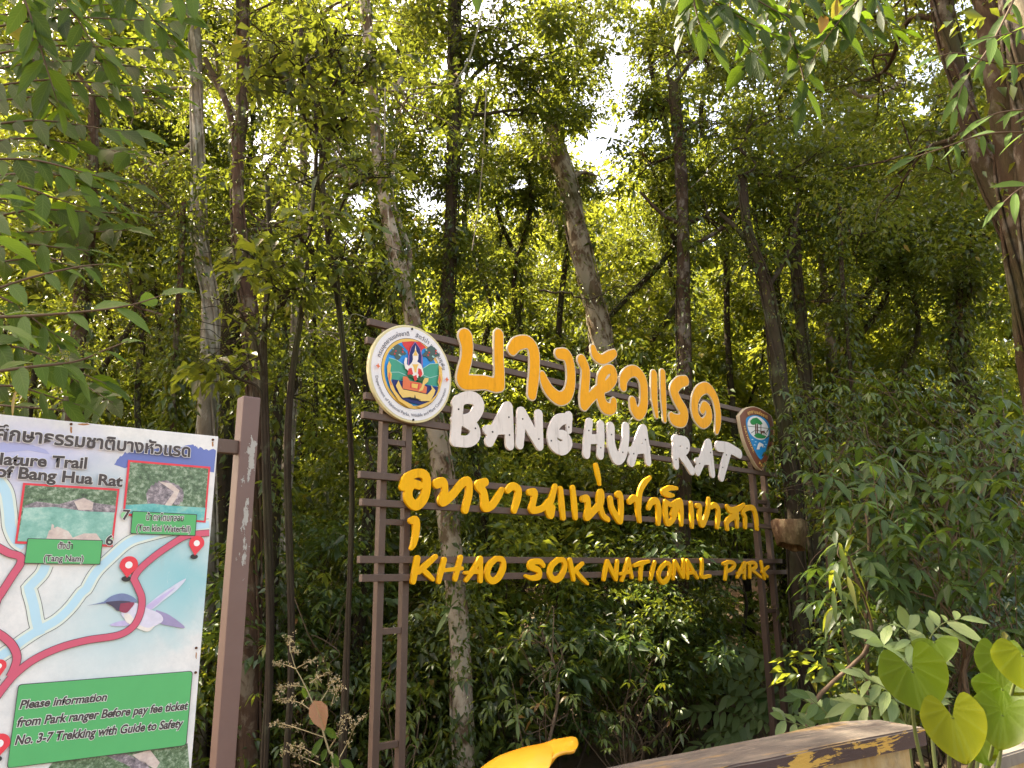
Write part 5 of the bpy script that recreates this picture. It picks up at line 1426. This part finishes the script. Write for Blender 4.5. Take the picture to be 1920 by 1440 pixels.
rx = Vector((2.6, 3.6, 0))
RT = empty('overhanging_tree', rx, 'near tree out of frame whose dark leafy twigs hang into the top right corner', 'tree')
inv = np.array(rx)
tp = spline([(0.6, 0, -.1), (.6, .1, 2.2), (.4, .1, 4.2), (.1, 0, 5.2)], 8)
obj('trunk', tubes_mesh('trunk', [(tp, np.linspace(.09, .05, len(tp)))], 10, .05), B_MOT, RT)
spray(RT, inv, [[(1250,-70,3.6),(1320,-10,3.6),(1400,40,3.6),(1460,70,3.6)], [(1330,-70,3.7),(1420,0,3.7),(1500,40,3.7),(1560,50,3.7)], [(1700,-60,3.5),(1610,0,3.5),(1550,70,3.5),(1520,120,3.5)],
                [(1480,60,3.6),(1500,120,3.6),(1510,170,3.6),(1505,190,3.6)], [(1290,-60,3.5),(1310,40,3.5),(1340,90,3.5)], [(1420,-60,3.8),(1440,30,3.8),(1400,80,3.8)], [(1560,-60,3.7),(1580,10,3.7),(1640,60,3.7)], [(1230,-60,3.8),(1290,20,3.8),(1280,60,3.8)], [(1450,-60,3.5),(1540,20,3.5),(1600,90,3.5)], [(1380,-60,3.6),(1370,40,3.6),(1420,110,3.6)], [(1500,-60,3.9),(1460,60,3.9),(1390,130,3.9)], [(1620,-60,3.8),(1660,40,3.8),(1700,60,3.8)]],
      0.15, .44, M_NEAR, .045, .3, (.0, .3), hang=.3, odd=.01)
spray(RT, inv, [[(1990,20,3.2),(1900,60,3.2),(1830,75,3.2)], [(1990,110,3.3),(1880,120,3.3),(1800,100,3.3),(1760,105,3.3)], [(1990,200,3.2),(1880,210,3.2),(1830,230,3.2)], [(1930,-60,3.3),(1860,80,3.3),(1810,150,3.3),(1790,210,3.3)],
                [(1990,250,3.3),(1860,250,3.3),(1760,280,3.3),(1700,300,3.3)], [(1990,330,3.2),(1920,350,3.2),(1880,380,3.2)]],
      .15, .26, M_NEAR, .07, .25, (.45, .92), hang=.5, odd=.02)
spray(RT, inv, [[(890,-90,3.4),(892,-40,3.4),(895,-8,3.4)], [(345,-90,3.0),(352,-40,3.0),(358,-12,3.0)]], .13, .5, M_NEAR, .1, .2, (.6, .85), hang=1.2, odd=0)

# ---------------------------------------------------------------- glossy whorled shrubs on the right
def whorl_shrub(label, spots, leaf, Yr, mat, tint, base_px, droop=.45, n=(5, 8), group=None, wd=.36, name='whorled_shrub'):
    b_ = at(*base_px); g = float(ground_z(b_.x, b_.y)); root = empty(name, Vector((b_.x, b_.y, g)), label, 'shrub', group)
    inv = np.array(root.location)
    P, D, Nn, T = [], [], [], []; items = []
    main, mr = limb((0, 0, -.1), np.array(at(*spots[len(spots) // 2], sum(Yr) / 2)) - inv, .025, .01)
    items.append((main, mr))
    for (x, y) in spots:
        c = np.array(at(x, y, rng.uniform(*Yr)))
        up = unit(np.array([rng.normal(0, .35), rng.normal(-.25, .3), 1.]))
        i = rng.integers(2, len(main))
        if rng.uniform() < .3: items.append(limb(main[i], c - inv, .006, .003, .06, 5))
        k = rng.integers(*n); a0 = rng.uniform(0, 6.28); tt = rng.uniform(*tint)
        e1 = unit(np.cross(up, [1, .2, 0])); e2 = np.cross(up, e1)
        for j in range(k):
            a = a0 + j * 6.283 / k + rng.normal(0, .15)
            d = e1 * math.cos(a) + e2 * math.sin(a)
            P.append(c + d * .01 + up * rng.uniform(-.02, .02)); D.append(d + up * rng.uniform(-.35, .35) - np.array([0, 0, droop * .5])); Nn.append(up + rng.normal(0, .15, 3)); T.append(np.clip(tt + rng.normal(0, .12), 0, 1))
    P, D, Nn = map(np.array, (P, D, Nn))
    L = leaf * rng.uniform(.7, 1.2, len(P))
    obj('stem', tubes_mesh('stem', items, 6), M_TWIG, root)
    obj('foliage', leaves_mesh('foliage', P - inv, D, Nn, L, L * wd * rng.uniform(.85, 1.15, len(P)), np.array(T), fold=.14, droop=droop, fine=True), mat, root)
def scatter(x0, x1, y0, y1, n, dmin):
    out = []; k = 0
    cx, cy, rx, ry = (x0 + x1) / 2, (y0 + y1) / 2, (x1 - x0) / 1.85, (y1 - y0) / 1.85
    while len(out) < n and k < 6000:
        k += 1
        q = (rng.uniform(x0 - 15, x1 + 15), rng.uniform(y0 - 15, y1 + 15))
        if abs(q[0] - 1484) < 62 and abs(q[1] - 998) < 58: continue
        if ((q[0] - cx) / rx) ** 2 + ((q[1] - cy) / ry) ** 2 > rng.uniform(.6, 1.35): continue
        if all((q[0] - p[0]) ** 2 + (q[1] - p[1]) ** 2 > dmin * dmin for p in out): out.append(q)
    return out
whorl_shrub('shrub of glossy dark whorled leaves right of the log box', scatter(1510, 1700, 850, 1200, 58, 24), .185, (7.0, 8.2), M_WHORL, (.0, .5), (1600, 1250, 7.6))
whorl_shrub('big shrub of drooping glossy leaves above the heart-leaved plant', scatter(1630, 1850, 820, 1180, 66, 24), .19, (6.6, 7.8), M_WHORL, (.0, .6), (1740, 1260, 7.2))
whorl_shrub('dark shrub with drooping leaf whorls at the right edge', scatter(1800, 1970, 760, 1180, 52, 24), .18, (6.4, 7.6), M_WHORL, (.0, .5), (1880, 1260, 7.0))
whorl_shrub('shrub of fine dark leaves in the right-hand thicket above the glossy shrubs', scatter(1480, 1940, 700, 900, 200, 15), .1, (8.2, 9.6), M_LEAFD, (.0, 1.), (1720, 1200, 8.8))
whorl_shrub('shrub of small dark leaves behind the shield and the log box', scatter(1440, 1620, 760, 1000, 90, 15), .095, (9.6, 10.8), M_LEAFD, (.0, 1.), (1530, 1200, 10))
whorl_shrub('deep shadowed shrub low behind the heart-leaved plant', scatter(1640, 1960, 1120, 1330, 110, 18), .11, (7.4, 8.4), M_LEAFD, (.0, .7), (1800, 1330, 7.9))
whorl_shrub('yellowish drooping shoots below the log box', scatter(1535, 1620, 1000, 1150, 9, 22), .19, (6.4, 6.8), M_LEAFY, (.3, .8), (1585, 1280, 6.6), droop=.8, n=(3, 5), wd=.22, name='drooping_shrub')
# low leafy plants along the bottom behind the sign
whorl_shrub('low dark leafy plant right of the mottled trunk', scatter(885, 1090, 1180, 1400, 95, 15), .1, (7.2, 10.2), M_LEAF, (.25, .9), (980, 1440, 7.6))
whorl_shrub('low leafy plant between the ladder legs and the mottled trunk', scatter(690, 850, 1160, 1420, 70, 15), .1, (7.4, 10.2), M_LEAF, (.25, .9), (770, 1440, 7.8))
whorl_shrub('dark low plant under the middle of the sign', scatter(1090, 1280, 1180, 1420, 100, 14), .095, (8.2, 11.2), M_LEAF, (.25, .9), (1180, 1430, 8.6))
whorl_shrub('leafy undergrowth plant behind the dry weed', scatter(480, 690, 1060, 1430, 110, 15), .095, (7.6, 10.4), M_LEAF, (.25, .9), (580, 1440, 8.2))

# ---------------------------------------------------------------- frond plants behind the wall
def frond_plant(label, base_px, fronds, leaf, wd, tint, mat, name='frond_plant', step=.06):
    b_ = at(*base_px); g = float(ground_z(b_.x, b_.y)); root = empty(name, Vector((b_.x, b_.y, g)), label, 'plant'); inv = np.array(root.location)
    st = spline([np.zeros(3), np.array(b_) - inv], 4)
    obj('stem', tubes_mesh('stem', [(st, np.linspace(.02, .012, len(st)))], 7), M_STEM, root)
    for pts in fronds:
        p = spline([list(b_)] + [list(at(*q)) for q in pts], 8)
        s = np.concatenate([[0], np.cumsum(np.linalg.norm(np.diff(p, axis=0), axis=1))])
        q = np.arange(s[-1] * .38, s[-1], step); B = np.stack([np.interp(q, s, p[:, i]) for i in range(3)], 1)
        T = unit(np.stack([np.interp(q, s, np.gradient(p[:, i], s)) for i in range(3)], 1)); n = len(B)
        H = unit(np.cross(T, np.array([.1, -.6, .8])))
        B2 = np.concatenate([B, B, p[-1:]]); T2 = np.concatenate([T, T, T[-1:]])
        sd = np.concatenate([H, -H, T[-1:] * .4])
        m_ = len(B2)
        D = sd + T2 * rng.uniform(.5, .9, (m_, 1)) + np.array([0, 0, -.25]) * rng.uniform(.2, 1.2, (m_, 1)) + rng.normal(0, .15, (m_, 3))
        Nn = np.array([0, -.8, .6]) + rng.normal(0, .3, (m_, 3))
        L = leaf * rng.uniform(.75, 1.15, m_)
        fr_ = obj('frond', tubes_mesh('frond', [(p - inv, np.linspace(.007, .002, len(p)))], 6), M_STEM, root)
        obj('leaflet', leaves_mesh('leaflet', B2 - inv, D, Nn, L, L * wd * rng.uniform(.8, 1.2, m_), np.clip(rng.uniform(*tint, m_), 0, 1), fold=.1, droop=.25, fine=True), mat, fr_)['kind'] = 'stuff'
frond_plant('plant of broad jagged leaflets left of the right-hand ladder', (1455,1420,10.9), [[(1400,1290,10.9),(1335,1262,10.8)], [(1380,1340,10.8),(1300,1335,10.7)], [(1400,1380,10.7),(1310,1400,10.6)], [(1440,1300,11),(1400,1262,11)], [(1430,1350,10.8),(1350,1375,10.7)], [(1400,1320,10.8),(1360,1300,10.8)]], .27, .36, (.7, 1.), M_WHORL, step=.1)  # high tint range puts the missing light into the leaflet colour
frond_plant('arching pinnate plant reaching left behind the right-hand ladder', (1540,1410,11.2), [[(1480,1270,11.2),(1400,1225,11.1),(1340,1215,11.0)], [(1500,1290,11.3),(1460,1210,11.3)], [(1560,1280,11.2),(1610,1225,11.2)], [(1510,1330,11.0),(1440,1310,11.0)], [(1580,1320,11.0),(1640,1300,11.0)], [(1530,1260,11.2),(1520,1190,11.2)]], .28, .42, (.55, .95), M_WHORL, step=.1)  # raised tint paints these leaflets lighter in place of light
frond_plant('leafy plant with jagged leaflets just right of the right-hand ladder', (1590,1400,8.4), [[(1570,1290,8.4),(1530,1240,8.4)], [(1610,1290,8.4),(1650,1250,8.4)], [(1560,1340,8.3),(1500,1310,8.3)], [(1620,1340,8.3),(1670,1320,8.3)], [(1590,1270,8.4),(1585,1210,8.4)]], .22, .36, (.4, .95), M_WHORL, step=.11)
frond_plant('bright ginger-like plant lit by the sun left of the heart-leaved plant', (1700,1370,4.9), [[(1690,1260,4.9),(1650,1200,4.9)], [(1720,1250,4.9),(1700,1180,4.9)], [(1730,1230,5),(1760,1175,5),(1800,1160,5)], [(1670,1300,4.8),(1620,1270,4.8)], [(1660,1330,4.8),(1600,1320,4.8)], [(1720,1280,4.8),(1700,1240,4.8)]], .2, .3, (.85, 1.), M_WHORL)  # tint near its top adds painted brightness to the sunlight
frond_plant('small plant with wedge-shaped leaves on the far side of the coping', (1560,1390,5.0), [[(1550,1340,5.0),(1520,1310,5.0)], [(1580,1340,5),(1600,1320,5)], [(1530,1370,5),(1470,1350,5)]], .16, .42, (.2, .8), M_WHORL)
# epiphyte on the mottled trunk
ec = at(845, 1140, 8.1); EP = empty('tree_orchid', ec, 'small tuft of strap leaves growing on the mottled trunk', 'plant')
LD = np.array([list(at(x, y, 7.95) - ec) for x, y in ((818,1182),(822,1135),(832,1118),(860,1120),(850,1105),(826,1150),(866,1140))])
for l_, t_ in zip(LD, [.95,.8,.7,.4,.5,.7,.4]):
    obj('leaf', leaves_mesh('leaf', np.zeros((1, 3)), l_[None], np.array([[0, -.6, .8]]), np.array([np.linalg.norm(l_) * 1.1]), np.array([.055]), np.array([t_]), fine=True), M_WHORL, EP)
for lab, pts, Y, w_ in (('thin dark crooked branch low in the left thicket', [(165,440,0),(205,400,0),(240,385,.1),(275,420,.1)], 7.6, .016), ('thin dark branch slanting down right of the reddish trunk', [(262,340,0),(290,368,0),(322,395,0)], 7.4, .012),
        ('bare dark twig branch reaching across above the emblem', [(530,560,0),(600,530,0),(660,515,.1),(720,505,.1)], 7.2, .012), ('crooked bare branch over the first orange letters', [(1010,545,0),(1060,548,0),(1110,560,.1),(1170,535,.1),(1235,545,.1)], 9.4, .014),
        ('thin dark branch beside the vine-wrapped brown trunk', [(440,300,0),(500,290,0),(540,265,.1)], 7.6, .01)):
    p = spline([list(at(x, y, Y + d)) for x, y, d in pts], 8); p[1:-1] += rng.normal(0, .012, (len(p) - 2, 3))
    its = [(p - p[0], np.linspace(w_, w_ * .3, len(p)))]
    for _ in range(6):
        add_twigs(its, p - p[0], np.linspace(w_, w_ * .3, len(p)), 1, .35)
    o = obj('branch', tubes_mesh('branch', its, 6, .1), B_DARK); o.location = p[0]; o.name = 'bare_branch'
    tag(o, lab, 'branch')
# hanging lianas
def liana(label, pts, Y, w0):
    p = spline([list(at(x, y, Y + d)) for x, y, d in pts], 10)
    o = obj('liana', tubes_mesh('liana', [(p - p[0], np.full(len(p), w0))], 6, .1), B_GREY); o.location = p[0]
    tag(o, label, 'vine')
liana('pale thin liana looping down beside the vine-hung dark trunk', [(905,20,0),(880,110,.1),(858,150,0),(835,200,.1)], 10.5, .016)
liana('thin straight liana beside the leaning mottled trunk', [(722,150,0),(722,300,0),(730,420,.05),(748,500,0)], 8.1, .009)
liana('slanting liana in the upper right thicket', [(1480,120,0),(1420,220,.2),(1340,310,0),(1240,400,.2)], 11.5, .009)
liana('fine hanging liana in the upper middle', [(912,160,0),(905,300,0),(895,400,.1),(885,470,0)], 11.0, .009)
liana('curved brown branch-like liana under the upper right sky gap', [(1590,165,0),(1620,182,0),(1660,172,.2),(1690,150,.3)], 9.0, .03)
